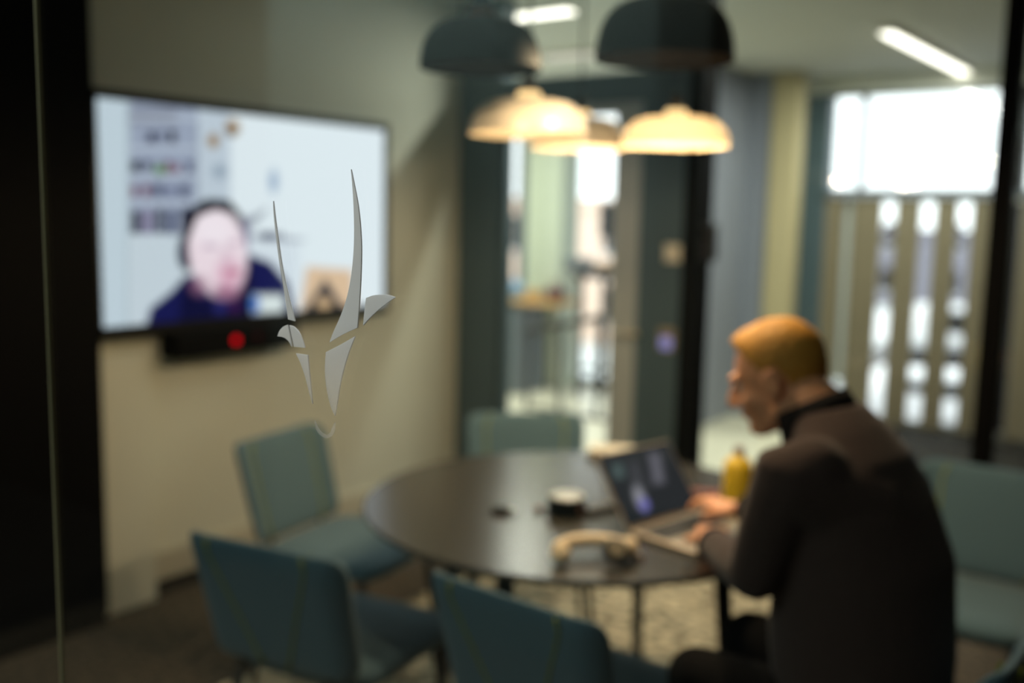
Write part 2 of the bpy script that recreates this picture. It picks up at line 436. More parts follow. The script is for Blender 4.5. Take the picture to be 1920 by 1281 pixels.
# slatted screen: upright boards with open slits
scr = thing('slatted_screen', 'tall beige screen of upright boards with bright slits below the window', 'screen', (0, FAC-0.05, 0))
slits = [(1590, 16), (1666, 26), (1739, 27), (1808, 27), (1905, 22)]
edges = [WX0]
for cx, wd in slits:
    a, b = on(cx-wd/2, 420, y=FAC-0.05).x, on(cx+wd/2, 420, y=FAC-0.05).x
    edges += [a, b]
edges.append(3.58)
for i in range(0, len(edges), 2):
    obj('board', bx((edges[i], -0.014, 0.03), (edges[i+1], 0.014, ZW0-0.06), 0.002, 1), M['board'], scr)
xs_ = on(1590, 420, y=FAC).x
obj('support_post', bx((xs_-0.07, 0.051, 0.32), (xs_+0.07, 0.075, ZW0-0.06)), M['post_grey'], scr)
obj('bottom_rail', bx((WX0, 0.016, 0.0), (3.58, 0.05, 0.07)), M['steel'], scr)
obj('top_rail', bx((WX0, 0.016, ZW0-0.09), (3.58, 0.05, ZW0-0.055)), M['steel'], scr)
# facade left of the grey wall: floor to ceiling windows
LX = -4.8
struct('wall_rear.002', bx((LX, FAC, 2.5), (0.30, FAC+0.2, CEIL)), M['ceiling'])
wl = struct('window_6', bx((LX, FAC+0.03, 0.06), (0.28, FAC+0.038, 2.5)), M['pane'])
for px in (978, 1052, 1172):
    x = on(px, 450, y=FAC).x
    obj('mullion', bx((x-0.035, FAC-0.02, 0.0), (x+0.035, FAC+0.08, 2.5)), M['frame_grey'], wl)
obj('sill', bx((LX, FAC-0.03, 0), (0.28, FAC+0.08, 0.06)), M['frame_grey'], wl)
x0, x1 = on(984, 450, y=7.4).x, on(1052, 450, y=7.4).x
struct('column.001', bx((x0, 7.4, 0), (x1, 7.7, CEIL), 0.02), M['pale_column'])
struct('wall_side', bx((LX-0.2, DW, 0), (LX, FAC+0.2, CEIL)), M['grey_wall'])
struct('wall_back.002', bx((LX-0.2, DW-0.04, 0), (-0.15, DW+0.08, CEIL)), M['grey_wall'])
struct('wall_right.001', bx((6.0, DW, 0), (6.1, FAC+0.2, CEIL)), M['passage_dark'])
struct('wall_back.003', bx((4.1, DW-0.04, 0), (6.0, DW+0.08, CEIL)), M['passage_dark'])

# passage behind the camera (what the front glass mirrors)
def mx(px):
    d = ray(px, 640); k = -d.x/d.y
    return CAM.x - k*(GL + GL + 1.5)
PB = -1.5
XR = [-9.0, mx(188), mx(506), mx(1209), mx(1306), 6.0]
for i, mm in enumerate(('matte_black', 'passage_dark', 'passage_pale', 'passage_mid', 'matte_black')):
    struct('wall_front' + ('' if i == 0 else '.%03d' % i), bx((XR[i], PB-0.1, 0), (XR[i+1], PB, CEIL)), M[mm])
struct('floor.003', bx((-9.0, -2.2, -0.12), (-0.1, GL+0.6, 0)), M['dark_floor'])
struct('ceiling.001', bx((-9.0, -2.2, CEIL), (-5.0, GL+0.6, CEIL+0.15)), M['matte_black'])
struct('wall_side.001', bx((-9.1, -2.2, 0), (-9.0, GL+0.6, CEIL)), M['matte_black'])
struct('wall_back.004', bx((-9.0, GL+0.5, 0), (-0.15, GL+0.6, CEIL)), M['matte_black'])
struct('wall_right.002', bx((6.0, -2.2, 0), (6.1, DW, CEIL)), M['matte_black'])
struct('floor.004', bx((4.1, -2.2, -0.12), (6.0, DW, 0)), M['dark_floor'])

# front glass partition: two panes and their joint
JX = on(88, 640, y=GL).x
gp = struct('window_7', bx((JX+0.002, GL, 0.0), (4.0, GL+0.006, CEIL)), M['front_pane'])
obj('pane', bx((0.0, GL, 0.0), (JX-0.002, GL+0.006, CEIL)), M['front_pane'], gp)
obj('joint', bx((JX-0.0019, GL+0.001, 0.0), (JX+0.0019, GL+0.0055, CEIL)), M['silicone'], gp)

# ------------------------------------------------------------------ emblem on the glass
em = thing('antelope_emblem', 'frosted grey antelope head emblem with long horns on the front glass', 'decal', tuple(on(620, 560, y=GL)))
def zz(pts): return [(480+x/2.3733, 300+y/2.3733) for x, y in pts]
def decal(name, pts):
    P = [on(a, b, y=GL) for a, b in zz(pts)]
    o = em.location
    bm = N()
    f0 = [bm.verts.new((q.x-o.x, -0.0022, q.z-o.z)) for q in P]
    f1 = [bm.verts.new((q.x-o.x, -0.0008, q.z-o.z)) for q in P]
    bm.faces.new(f0); bm.faces.new(f1[::-1])
    n = len(P)
    for i in range(n): bm.faces.new((f0[i], f1[i], f1[(i+1) % n], f0[(i+1) % n]))
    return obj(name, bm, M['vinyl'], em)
def smooth_pts(pts, sharp):
    # Catmull-Rom through pts, keeping the indices in `sharp` as corners
    out = []; n = len(pts)
    for i in range(n):
        p1, p2 = pts[i], pts[(i+1) % n]
        p0 = p1 if i in sharp else pts[i-1]
        p3 = p2 if (i+1) % n in sharp else pts[(i+2) % n]
        for k in range(5):
            t = k/5
            out.append(tuple(0.5*((2*b)+(-a+c)*t+(2*a-5*b+4*c-d)*t*t+(-a+3*b-3*c+d)*t**3) for a, b, c, d in zip(p0, p1, p2, p3)))
    return out
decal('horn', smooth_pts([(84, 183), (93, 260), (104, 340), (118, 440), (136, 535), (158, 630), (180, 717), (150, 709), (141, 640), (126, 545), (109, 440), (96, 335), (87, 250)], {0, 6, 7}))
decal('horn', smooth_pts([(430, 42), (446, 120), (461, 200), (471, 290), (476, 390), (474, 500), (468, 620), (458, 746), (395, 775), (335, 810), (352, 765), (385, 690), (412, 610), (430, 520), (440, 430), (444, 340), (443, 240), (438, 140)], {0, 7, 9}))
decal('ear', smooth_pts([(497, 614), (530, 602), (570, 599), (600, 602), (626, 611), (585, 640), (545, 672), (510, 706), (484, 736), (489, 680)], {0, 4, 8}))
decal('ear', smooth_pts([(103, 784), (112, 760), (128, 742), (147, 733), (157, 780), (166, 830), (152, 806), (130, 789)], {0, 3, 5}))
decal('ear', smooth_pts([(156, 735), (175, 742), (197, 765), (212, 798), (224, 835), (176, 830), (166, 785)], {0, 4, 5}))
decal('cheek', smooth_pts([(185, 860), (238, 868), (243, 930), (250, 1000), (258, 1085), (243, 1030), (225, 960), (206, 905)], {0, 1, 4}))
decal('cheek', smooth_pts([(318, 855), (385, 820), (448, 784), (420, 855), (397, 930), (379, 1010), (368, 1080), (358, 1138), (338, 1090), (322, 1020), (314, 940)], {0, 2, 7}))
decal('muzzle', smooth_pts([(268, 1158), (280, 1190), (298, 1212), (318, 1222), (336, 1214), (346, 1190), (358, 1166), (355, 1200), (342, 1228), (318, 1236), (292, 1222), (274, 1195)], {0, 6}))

# ------------------------------------------------------------------ picture painter for the two screens
def lin(c): return np.array(srgb(*c)[:3])
class Paint:
    def __init__(s, X, Y, col):
        s.X, s.Y = X, Y
        s.a = np.zeros(X.shape+(3,)) + lin(col)
    def put(s, mask, col):
        k = np.clip(mask, 0, 1)[..., None]
        s.a = s.a*(1-k) + lin(col)*k
    def ell(s, cx, cy, rx, ry, col, soft=0.12, ang=0.0, op=1.0):
        c, q = math.cos(ang), math.sin(ang)
        dx, dy = s.X-cx, s.Y-cy
        r = np.sqrt(((dx*c+dy*q)/rx)**2+((-dx*q+dy*c)/ry)**2)
        s.put(op*np.clip((1+soft-r)/(2*soft), 0, 1), col)
    def rect(s, x0, y0, x1, y1, col, soft=3.0, op=1.0):
        k = np.minimum.reduce([s.X-x0, x1-s.X, s.Y-y0, y1-s.Y])
        s.put(op*np.clip((k+soft)/(2*soft), 0, 1), col)
    def poly(s, pts, col, soft=2.5, op=1.0):
        d = np.full(s.X.shape, 1e9); ins = np.zeros(s.X.shape, bool)
        n = len(pts)
        for i in range(n):
            (ax, ay), (bx_, by_) = pts[i], pts[(i+1) % n]
            vx, vy = bx_-ax, by_-ay
            t = np.clip(((s.X-ax)*vx+(s.Y-ay)*vy)/(vx*vx+vy*vy+1e-9), 0, 1)
            d = np.minimum(d, np.hypot(s.X-ax-t*vx, s.Y-ay-t*vy))
            cr = ((ay > s.Y) != (by_ > s.Y)) & (s.X < vx*(s.Y-ay)/(vy+1e-12)+ax)
            ins ^= cr
        sd = np.where(ins, d, -d)
        s.put(op*np.clip((sd+soft)/(2*soft), 0, 1), col)
def screen(name, origin, ux, uy, nx, ny, m, parent, paint, local=None):
    # flat grid from origin along ux, uy (world); picture colours per vertex
    I, J = np.meshgrid(np.linspace(0, 1, nx), np.linspace(0, 1, ny))
    o, a, b = np.array(origin), np.array(ux), np.array(uy)
    P = o + I[..., None]*a + J[..., None]*b
    R = np.array(RM.transposed()); Q = (P-np.array(CAM)) @ R.T
    X = 960+FPX*Q[..., 0]/-Q[..., 2]; Y = 640.5-FPX*Q[..., 1]/-Q[..., 2]
    col = paint(X, Y)
    V = P.reshape(-1, 3)
    if local is not None:
        Mi = np.array(local.inverted()); V = V @ Mi[:3, :3].T + Mi[:3, 3]
    F = []
    for j in range(ny-1):
        for i in range(nx-1):
            k = j*nx+i; F.append((k, k+1, k+nx+1, k+nx))
    me = bpy.data.meshes.new(name); me.from_pydata(V.tolist(), [], F)
    at_ = me.color_attributes.new('picture', 'FLOAT_COLOR', 'POINT')
    rgba = np.ones((V.shape[0], 4), np.float32); rgba[:, :3] = col.reshape(-1, 3)
    at_.data.foreach_set('color', rgba.ravel())
    me.materials.append(m)
    ob = bpy.data.objects.new(name, me); C.objects.link(ob); ob.parent = parent
    return ob

def tv_picture(X, Y):
    p = Paint(X, Y, (222, 232, 240))
    p.rect(150, 150, 238, 660, (193, 208, 220), 3)
    p.rect(236, 150, 243, 660, (150, 168, 180), 2, .7)
    p.rect(243, 150, 372, 440, (152, 162, 184), 3)
    p.rect(243, 205, 330, 232, (120, 124, 140), 8, .8)
    p.rect(372, 200, 432, 440, (188, 200, 214), 4)
    p.rect(366, 230, 372, 420, (140, 150, 168), 3, .8)
    p.rect(243, 440, 345, 660, (196, 208, 219), 4)
    for y in (222, 278, 330, 380): p.rect(243, y-3, 366, y+3, (190, 200, 216), 3, .9)
    rnd = random.Random(2)
    cols = [(40, 42, 70), (110, 60, 80), (70, 76, 104), (30, 30, 44), (120, 110, 140), (90, 96, 130)]
    for x0, x1, y0, y1 in ((275, 335, 240, 268), (246, 270, 300, 320), (290, 362, 300, 326), (246, 362, 340, 372), (246, 358, 388, 440)):
        x = x0
        while x < x1:
            wd = rnd.uniform(8, 18)
            p.rect(x, y0+rnd.uniform(0, 8), x+wd, y1-rnd.uniform(0, 3), rnd.choice(cols), 2.0, .95)
            x += wd+rnd.uniform(2, 12)
    p.ell(300, 318, 12, 9, (86, 130, 76), .4)
    p.ell(254, 312, 9, 11, (20, 26, 34), .4)
    p.ell(400, 264, 10, 13, (150, 118, 70), .4); p.ell(436, 240, 13, 15, (150, 116, 66), .4); p.ell(434, 248, 6, 6, (60, 46, 40), .5)
    p.ell(412, 322, 12, 12, (110, 130, 152), .7, 0, .7)
    p.ell(513, 340, 8, 20, (130, 156, 190), .6, 0, .9)
    p.poly([(462, 412), (500, 392), (484, 412), (470, 424)], (60, 66, 96), 6, .8)
    p.ell(505, 444, 26, 8, (40, 46, 84), .5); p.ell(545, 450, 22, 4, (90, 98, 124), .7, 0, .8)
    p.rect(440, 455, 560, 620, (206, 216, 228), 12, .8)
    p.poly([(575, 500), (662, 506), (668, 600), (560, 600)], (216, 186, 156), 5)
    p.poly([(610, 522), (650, 586), (566, 590)], (42, 46, 58), 4); p.ell(608, 570, 14, 13, (200, 168, 130), .4)
    # person on the call: dark pullover, headset, beard
    p.poly([(266, 640), (282, 578), (320, 548), (345, 520), (470, 478), (508, 492), (540, 530), (556, 600), (560, 640)], (24, 26, 78), 4)
    p.poly([(330, 640), (345, 520), (380, 560), (430, 575), (452, 540), (470, 480), (480, 640)], (14, 14, 44), 6, .8)
    p.ell(402, 436, 58, 62, (10, 10, 28), .05)
    p.ell(352, 452, 12, 60, (14, 14, 36), .15)
    p.ell(345, 474, 12, 30, (18, 18, 52), .2); p.ell(461, 440, 7, 32, (110, 106, 140), .35)
    p.ell(408, 474, 54, 84, (234, 216, 227), .08, -.16)
    p.ell(400, 430, 40, 34, (240, 228, 238), .5)
    p.ell(424, 548, 24, 14, (146, 102, 128), .4); p.ell(375, 535, 16, 16, (150, 104, 130), .6, 0, .7)
    p.ell(430, 515, 22, 26, (210, 150, 178), .6, 0, .8)
    p.ell(438, 510, 14, 5, (170, 96, 120), .6, 0, .8)
    p.ell(394, 462, 13, 5, (180, 152, 176), .7, 0, .8); p.ell(438, 456, 10, 4, (180, 152, 176), .7, 0, .8)
    p.ell(424, 480, 8, 16, (206, 178, 196), .7, 0, .6)
    p.poly([(344, 470), (350, 400), (384, 374), (430, 376), (458, 412), (440, 400), (402, 393), (370, 406), (357, 440)], (12, 11, 28), 2)
    p.rect(474, 553, 532, 588, (214, 224, 226), 5); p.ell(478, 570, 9, 16, (60, 110, 190), .4)
    p.ell(412, 578, 10, 10, (48, 48, 120), .6, 0, .7); p.ell(440, 576, 10, 10, (70, 30, 80), .6, 0, .7)
    return p.a
def laptop_picture(X, Y):
    p = Paint(X, Y, (54, 56, 60))
    p.rect(1110, 800, 1400, 868, (62, 64, 66), 10)
    p.poly([(1146, 872), (1166, 868), (1172, 896), (1152, 898)], (96, 112, 112), 4)
    p.poly([(1178, 868), (1196, 866), (1214, 920), (1190, 926)], (84, 84, 90), 6)
    p.poly([(1216, 850), (1236, 850), (1246, 905), (1226, 908)], (126, 124, 136), 6)
    p.ell(1200, 935, 9, 22, (186, 184, 196), .5, -.35); p.ell(1208, 947, 9, 13, (142, 138, 220), .4, -.3)
    p.rect(1100, 960, 1400, 1000, (40, 46, 50), 8, .6)
    return p.a

# ------------------------------------------------------------------ television and video bar
TVX = 0.075
y0, y1 = on(170, 400, x=TVX).y, on(728, 400, x=TVX).y
zt = on(722, 232, x=TVX).z; zb = on(715, 586, x=TVX).z
tv = thing('television', 'large wall-mounted television showing a video call with a bearded man', 'television', (TVX, (y0+y1)/2, (zt+zb)/2))
hw, hh = (y1-y0)/2, (zt-zb)/2
bz = 0.034
b = N()
box(b, (-0.035, -hw, hh-bz), (0.004, hw, hh)); box(b, (-0.035, -hw, -hh), (0.004, hw, -hh+bz*1.3))
box(b, (-0.035, -hw, -hh), (0.004, -hw+bz, hh)); box(b, (-0.035, hw-bz, -hh), (0.004, hw, hh))
obj('bezel', b, M['black'], tv)
obj('back_panel', bx((-0.045, -hw+0.004, -hh+0.004), (-0.002, hw-0.004, hh-0.004)), M['matte_black'], tv)
obj('wall_bracket', bx((-0.072, -0.25, -0.2), (-0.045, 0.25, 0.2)), M['black'], tv)
Mloc = Matrix.Translation(tv.location)
screen('screen', (TVX, y0+bz, zt-bz), (0, 2*hw-2*bz, 0), (0, 0, -(2*hh-2.3*bz)), 300, 170, screen_mat('television_picture', 1.12), tv, tv_picture, Mloc)
ya, yb = on(330, 640, x=0.11).y, on(560, 640, x=0.11).y
za = on(440, 617, x=0.11).z; zc = on(440, 664, x=0.11).z
vb = thing('video_bar', 'black conference camera bar with red light under the television', 'video bar', (0.05, (ya+yb)/2, (za+zc)/2))
hw2, hh2 = (yb-ya)/2, (za-zc)/2
obj('housing', bx((-0.05, -hw2, -hh2), (0.06, hw2, hh2), 0.012), M['matte_black'], vb)
q = on(443, 638, x=0.111)
obj('status_light', tube(N(), [(0.059, q.y-vb.location.y, q.z-vb.location.z), (0.063, q.y-vb.location.y, q.z-vb.location.z)], 0.016, 20), M['led'], vb)['label'] = 'bright red status light'
q = on(482, 630, x=0.111)
ln = obj('lens', tube(N(), [(0.059, q.y-vb.location.y, q.z-vb.location.z), (0.066, q.y-vb.location.y, q.z-vb.location.z)], 0.018, 20), M['black'], vb)
obj('inner_ring', tube(N(), [(0.0655, q.y-vb.location.y, q.z-vb.location.z), (0.0665, q.y-vb.location.y, q.z-vb.location.z)], 0.011, 20), M['led_dim'], ln)

# tall black cabinet left of the television
cb_y = on(191, 700, x=0.13).y
cab = thing('tall_cabinet', 'tall black cabinet against the wall left of the television', 'cabinet', (0.003, cb_y, 0))
obj('carcass', bx((0.0, -1.1, 0.0), (0.11, 0.0, CEIL-0.005)), M['matte_black'], cab)
for k in range(2):
    dd = obj('door', bx((0.112, -0.55*(k+1)+0.002, 0.05), (0.13, -0.55*k-0.002, CEIL-0.02), 0.002, 1), M['matte_black'], cab)
    obj('knob', bx((0.13, -0.55*(k+1)+(0.50 if k else 0.04), 0.95), (0.145, -0.55*(k+1)+(0.515 if k else 0.055), 1.15), 0.002, 1), M['matte_black'], dd)

# ------------------------------------------------------------------ rug and round table
rg = thing('rug', 'beige speckled flat rug lying under the round table', 'rug', (1.715, 2.55, 0))
RX = 0.865
obj('pile', bx((-RX, -1.30, 0.0005), (RX, 1.40, 0.006), 0.002, 1), M['rug'], rg)
for a_, b_ in (((-RX-.02, -1.32), (RX+.02, -1.30)), ((-RX-.02, 1.40), (RX+.02, 1.42)), ((-RX-.02, -1.30), (-RX, 1.40)), ((RX, -1.30), (RX+.02, 1.40))):
    obj('edging', bx((a_[0], a_[1], 0.0005), (b_[0], b_[1], 0.007)), M['border'], rg)
TC = Vector((1.96, 2.36, 0.0075)); TR, TH = 0.615, 0.7325
tb = thing('round_table', 'round dark meeting table with laptop and bottle on it', 'table', tuple(TC))
obj('table_top', lathe(N(), [(0, TH-0.022), (TR-0.03, TH-0.022), (TR-0.012, TH-0.019), (TR-0.001, TH-0.010), (TR, TH-0.004), (TR-0.003, TH), (0, TH)], 96, close=False), M['table'], tb)
fw, rt = Vector((-math.sin(YAW), math.cos(YAW), 0)), Vector((math.cos(YAW), math.sin(YAW), 0))
for k, (a, b_) in enumerate(((.22, .38), (-.38, .22), (-.22, -.38), (.38, -.22))):
    q = rt*a + fw*b_
    obj('leg', tube(N(), [tuple(q*1.08), tuple(q*0.94+Vector((0, 0, TH-0.03)))], [0.016, 0.024], 14), M['black'], tb, True)
ap = N()
for k, (a, b_) in enumerate(((.22, .38), (-.38, .22))):
    q = (rt*a + fw*b_)*0.97; box(ap, (-0.44, -0.02, TH-0.055), (0.44, 0.02, TH-0.023), mtx=Matrix.Rotation(math.atan2(q.y, q.x), 4, 'Z'))
obj('crossbar', ap, M['black'], tb)

# ------------------------------------------------------------------ chairs (built facing +Y)
def back_panel(W=0.47, H=0.325, T=0.034, z0=0.468):
    nx, ny = 29, 17; r = 0.05
    bm = N(); grids = []
    def plan(s):
        a = abs(s); c = 0.165
        if a < c: return s, -0.235
        t = a-c; ang = min(1.0, t/0.04)*0.75
        bend = 0.04
        if t < bend:
            th = t/bend*0.75; R = bend/0.75
            return math.copysign(c+R*math.sin(th), s), -0.235+R*(1-math.cos(th))
        R = bend/0.75; x = c+R*math.sin(.75); y = -0.235+R*(1-math.cos(.75))
        return math.copysign(x+(t-bend)*math.cos(.75), s), y+(t-bend)*math.sin(.75)
    def pos(u, v):
        h = v*H; e = min(h, H-h); wv = W/2
        if e < r: wv = W/2-r+math.sqrt(max(0, r*r-(r-e)**2))
        s = u*wv
        x, y = plan(s)
        lean = -0.085*v
        return Vector((x*(0.93+0.07*v), y+lean, z0+h)), s
    for side in (1, -1):
        g = []
        for j in range(ny):
            v = 0.5-0.5*math.cos(PI*j/(ny-1)); row = []
            for i in range(nx):
                u = -math.cos(PI*i/(nx-1))*0.5+(-1+2*i/(nx-1))*0.5
                p, s = pos(u, v)
                ed = max(abs(u)**8, abs(2*v-1)**8)
                nrm = Vector((math.copysign(max(0, min(1, (abs(s)-.165)/.04))*0.68, -s), 1, 0)).normalized()
                row.append(bm.verts.new(p+nrm*side*T/2*math.sqrt(max(0.0, 1-ed*0.96))))
            g.append(row)
        grids.append(g)
    a, b = grids
    for j in range(ny-1):
        for i in range(nx-1):
            bm.faces.new((a[j][i], a[j][i+1], a[j+1][i+1], a[j+1][i]))
            bm.faces.new((b[j][i], b[j+1][i], b[j+1][i+1], b[j][i+1]))
    for i in range(nx-1):
        bm.faces.new((a[0][i], b[0][i], b[0][i+1], a[0][i+1])); bm.faces.new((a[-1][i], a[-1][i+1], b[-1][i+1], b[-1][i]))
    for j in range(ny-1):
        bm.faces.new((a[j][0], a[j+1][0], b[j+1][0], b[j][0])); bm.faces.new((a[j][-1], b[j][-1], b[j+1][-1], a[j+1][-1]))
    return bm, pos
def make_chair(label):
    t = thing('meeting_chair', label, 'chair', (0, 0, 0), 0, 'teal chairs around the meeting table')
    s = N()
    rows = []
    n = 40
    def se(a, rx, ry, e=0.38):
        return rx*math.copysign(abs(math.cos(a))**e, math.cos(a)), ry*math.copysign(abs(math.sin(a))**e, math.sin(a))
    prof = [(0.0, 0.425), (0.80, 0.425), (0.94, 0.430), (1.0, 0.447), (0.985, 0.466), (0.93, 0.476), (0.6, 0.480), (0.0, 0.478)]
    for f, z in prof:
        if f == 0: rows.append([s.verts.new((0, 0.01, z))]); continue
        rows.append([s.verts.new((lambda q: (q[0]*(1.03 if q[1] > 0 else 0.97), q[1]+0.01, z))(se(2*PI*k/n, 0.235*f, 0.225*f))) for k in range(n)])
    for A, B in zip(rows[:-1], rows[1:]):
        for k in range(n):
            k2 = (k+1) % n
            if len(A) == 1: s.faces.new((A[0], B[k2], B[k]))
            elif len(B) == 1: s.faces.new((A[k], A[k2], B[0]))
            else: s.faces.new((A[k], A[k2], B[k2], B[k]))
    obj('seat', s, M['chair'], t, True)
    bk, pos = back_panel()
    back = obj('backrest', bk, M['chair'], t, True)
    for sg in (-1, 1):
        for side in (1, -1):      # straight seams in front, seams running to a V behind
            pts = []
            for k in range(11):
                v = 0.02+0.96*k/10
                p, _ = pos(sg*(0.64 if side > 0 else 0.16+0.50*v), v)
                pts.append(p+Vector((0, side*0.0175, 0)))
            obj('piping', tube(N(), pts, 0.0032, 6), M['chair_pipe'], back, True)
    for sg in (-1, 1):
        obj('back_post', tube(N(), [(sg*0.13, -0.15, 0.422), (sg*0.13, -0.215, 0.435), (sg*0.13, -0.238, 0.48), (sg*0.13, -0.262, 0.55)], 0.008, 8), M['chair_leg'], t, True)
        obj('leg', tube(N(), [(sg*0.225, 0.215, 0.0), (sg*0.18, 0.165, 0.426)], [0.009, 0.013], 10), M['chair_leg'], t, True)
        obj('leg', tube(N(), [(sg*0.225, -0.235, 0.0), (sg*0.18, -0.165, 0.426)], [0.009, 0.013], 10), M['chair_leg'], t, True)
    return t
def face(loc, f):    # rotation so that +Y points along f
    return math.atan2(-f[0], f[1])
def chair_xy(bx_, by_, f):   # seat centre from the place of the backrest
    f = Vector((f[0], f[1])).normalized()
    return (bx_+f.x*0.26, by_+f.y*0.26, 0.0075), face(None, f)
chair = make_chair('empty teal chair beside the wall below the television')
l, r_ = chair_xy(0.885, 2.235, (1, 0.16)); chair.location = l; chair.rotation_euler = (0, 0, r_)
l, r_ = chair_xy(1.665, 1.49, (-0.16, 0.98)); dup(chair, l, r_, 'teal chair seen from behind, in front of the chair by the wall')
l, r_ = chair_xy(2.29, 1.60, (0.06, 0.99)); dup(chair, l, r_, 'teal chair seen from behind, nearest the seated man\'s knees')
l, r_ = chair_xy(1.31, 3.02, (0.62, -0.78)); dup(chair, l, r_, 'teal chair on far side of the table before the glass door')
l, r_ = chair_xy(2.86, 3.30, (-0.05, -1)); l = (l[0], l[1], 0); dup(chair, l, r_, 'shaded teal chair standing empty behind the seated man\'s back')
l, r_ = chair_xy(3.10, 2.00, (-1, 0.06)); l = (l[0], l[1], 0); dup(chair, l, r_, 'teal chair on which the man sits')

# ------------------------------------------------------------------ pendant lamps
def dome(rim, hgt):
    prof = []
    for k in range(15):
        a = PI/2*k/14
        prof.append((rim*math.cos(a)**0.45 if k < 14 else 0.022, hgt*math.sin(a)**1.0))
    return prof
def make_pendant(label, shade_m, inner_m, hgt, rim, on_=True):
    t = thing('pendant_lamp', label, 'lamp', (0, 0, 0), 0, 'dome pendant lamps over the table')
    pr = [(r, z) for r, z in dome(rim, hgt) if r >= 0.022]
    o = N(); lathe(o, pr, 48, close=False)
    obj('shade', o, shade_m, t, True)
    inn = [(r-0.003, z-0.003) for r, z in pr]; inn[0] = (pr[0][0], pr[0][1])
    if inner_m is not None:
        o = N(); lathe(o, inn, 48, close=False)
        obj('shade_lining', o, inner_m, t, True)
    o = lathe(N(), [(0.001, hgt-0.005), (0.034, hgt-0.005), (0.036, hgt+0.006), (0.030, hgt+0.022), (0.001, hgt+0.024)], 24)
    obj('collar', o, M['collar'] if on_ and shade_m is not M['shade_dark'] else M['cap'], t, True)
    obj('socket_cap', lathe(N(), [(0.001, hgt+0.0245), (0.022, hgt+0.0245), (0.018, hgt+0.06), (0.006, hgt+0.075), (0.001, hgt+0.076)], 20), M['cord'], t, True)
    bl = blob(N(), (0, 0, hgt*0.56), (0.030, 0.030, 0.034))
    obj('bulb', bl, M['bulb'] if on_ else M['paper'], t, True)
    return t
def finish(t, z, watts, up):
    lit = watts > 0
    obj('cord', tube(N(), [(0, 0, 0.19), (0, 0, CEIL-z-0.02)], 0.0035, 8), M['cord'], t)
    obj('ceiling_rose', lathe(N(), [(0.001, CEIL-z-0.025), (0.045, CEIL-z-0.025), (0.05, CEIL-z-0.001), (0.001, CEIL-z-0.001)], 20), M['shade_dark'], t)
    if not lit: return
    l = bpy.data.lights.new('pendant_light', 'POINT'); l.energy = watts; l.color = (1.0, 0.73, 0.45); l.shadow_soft_size = 0.03
    o = bpy.data.objects.new('pendant_light', l); C.objects.link(o); o.location = t.location + Vector((0, 0, up))
for label, px, py, dpt, sm, im, hg, wt in (
    ('pale dome lamp over the near left of the table, glowing collar on top', 990, 253, 2.78, M['shade_pale'], M['grey_plastic'], 0.096, PENDANT_W*0.4),
    ('pale dome lamp half hidden behind the other pale one', 1087, 278, 3.36, M['shade_pale'], M['grey_plastic'], 0.100, PENDANT_W*0.9),
    ('bright glowing cream lamp with lit translucent shade', 1265, 274, 3.08, M['shade_lit'], None, 0.088, PENDANT_W*1.4),
    ('smaller dark dome lamp hanging higher, above the pale lamp\'s left', 901, 130, 2.25, M['shade_dark'], M['dark_lining'], 0.108, PENDANT_W*2.0),
    ('largest dark dome lamp hanging above the glowing cream lamp', 1245, 114, 2.37, M['shade_dark'], M['dark_lining'], 0.14, PENDANT_W*1.7)):
    t = make_pendant(label, sm, im, hg, 0.138 if px == 901 else 0.165, wt > 0)
    q = at(px, py, dpt); t.location = q
    finish(t, q.z, wt, 0.045 if px == 901 else 0.014)

# ------------------------------------------------------------------ linear ceiling lamps
def linear(label, a, b, wd, m):
    a, b = Vector(a), Vector(b); c = (a+b)/2; L = (b-a).length
    t = thing('ceiling_lamp', label, 'lamp', (c.x, c.y, CEIL), math.atan2(b.y-a.y, b.x-a.x), 'linear ceiling lamps')
    obj('housing', bx((-L/2-0.01, -wd/2-0.008, -0.030), (L/2+0.01, wd/2+0.008, 0.0), 0.004, 1), M['shade_white'], t)
    obj('diffuser', bx((-L/2, -wd/2, -0.042), (L/2, wd/2, -0.0305), 0.005), m, t)
    return t
p0, p1 = on(1662, 64, z=CEIL-.04), on(1838, 154, z=CEIL-.04)
linear('long bright linear ceiling lamp running above the window', p0, p1, 0.075, M['tube'])
p0, p1 = on(938, 36, z=CEIL-.04), on(1072, 18, z=CEIL-.04)
yy = max(p0.y, p1.y, DW+0.30)
linear('bright short linear ceiling lamp seen above the glass door', (on(938, 30, y=yy).x, yy, 0), (on(1072, 20, y=yy).x, yy, 0), 0.085, M['tube'])
p0, p1 = on(1024, 112, z=CEIL-.04), on(1112, 104, z=CEIL-.04)
linear('dim linear ceiling lamp behind the bright one over the glass door', p0, (p1.x, p0.y, p1.z), 0.10, M['tube_dim'])
p0, p1 = on(1846, 149, z=CEIL-.04), on(1888, 149, z=CEIL-.04)
linear('dim short ceiling lamp at the far end of the long lamp', p0, (p1.x, p0.y, p1.z), 0.09, M['tube_dim'])

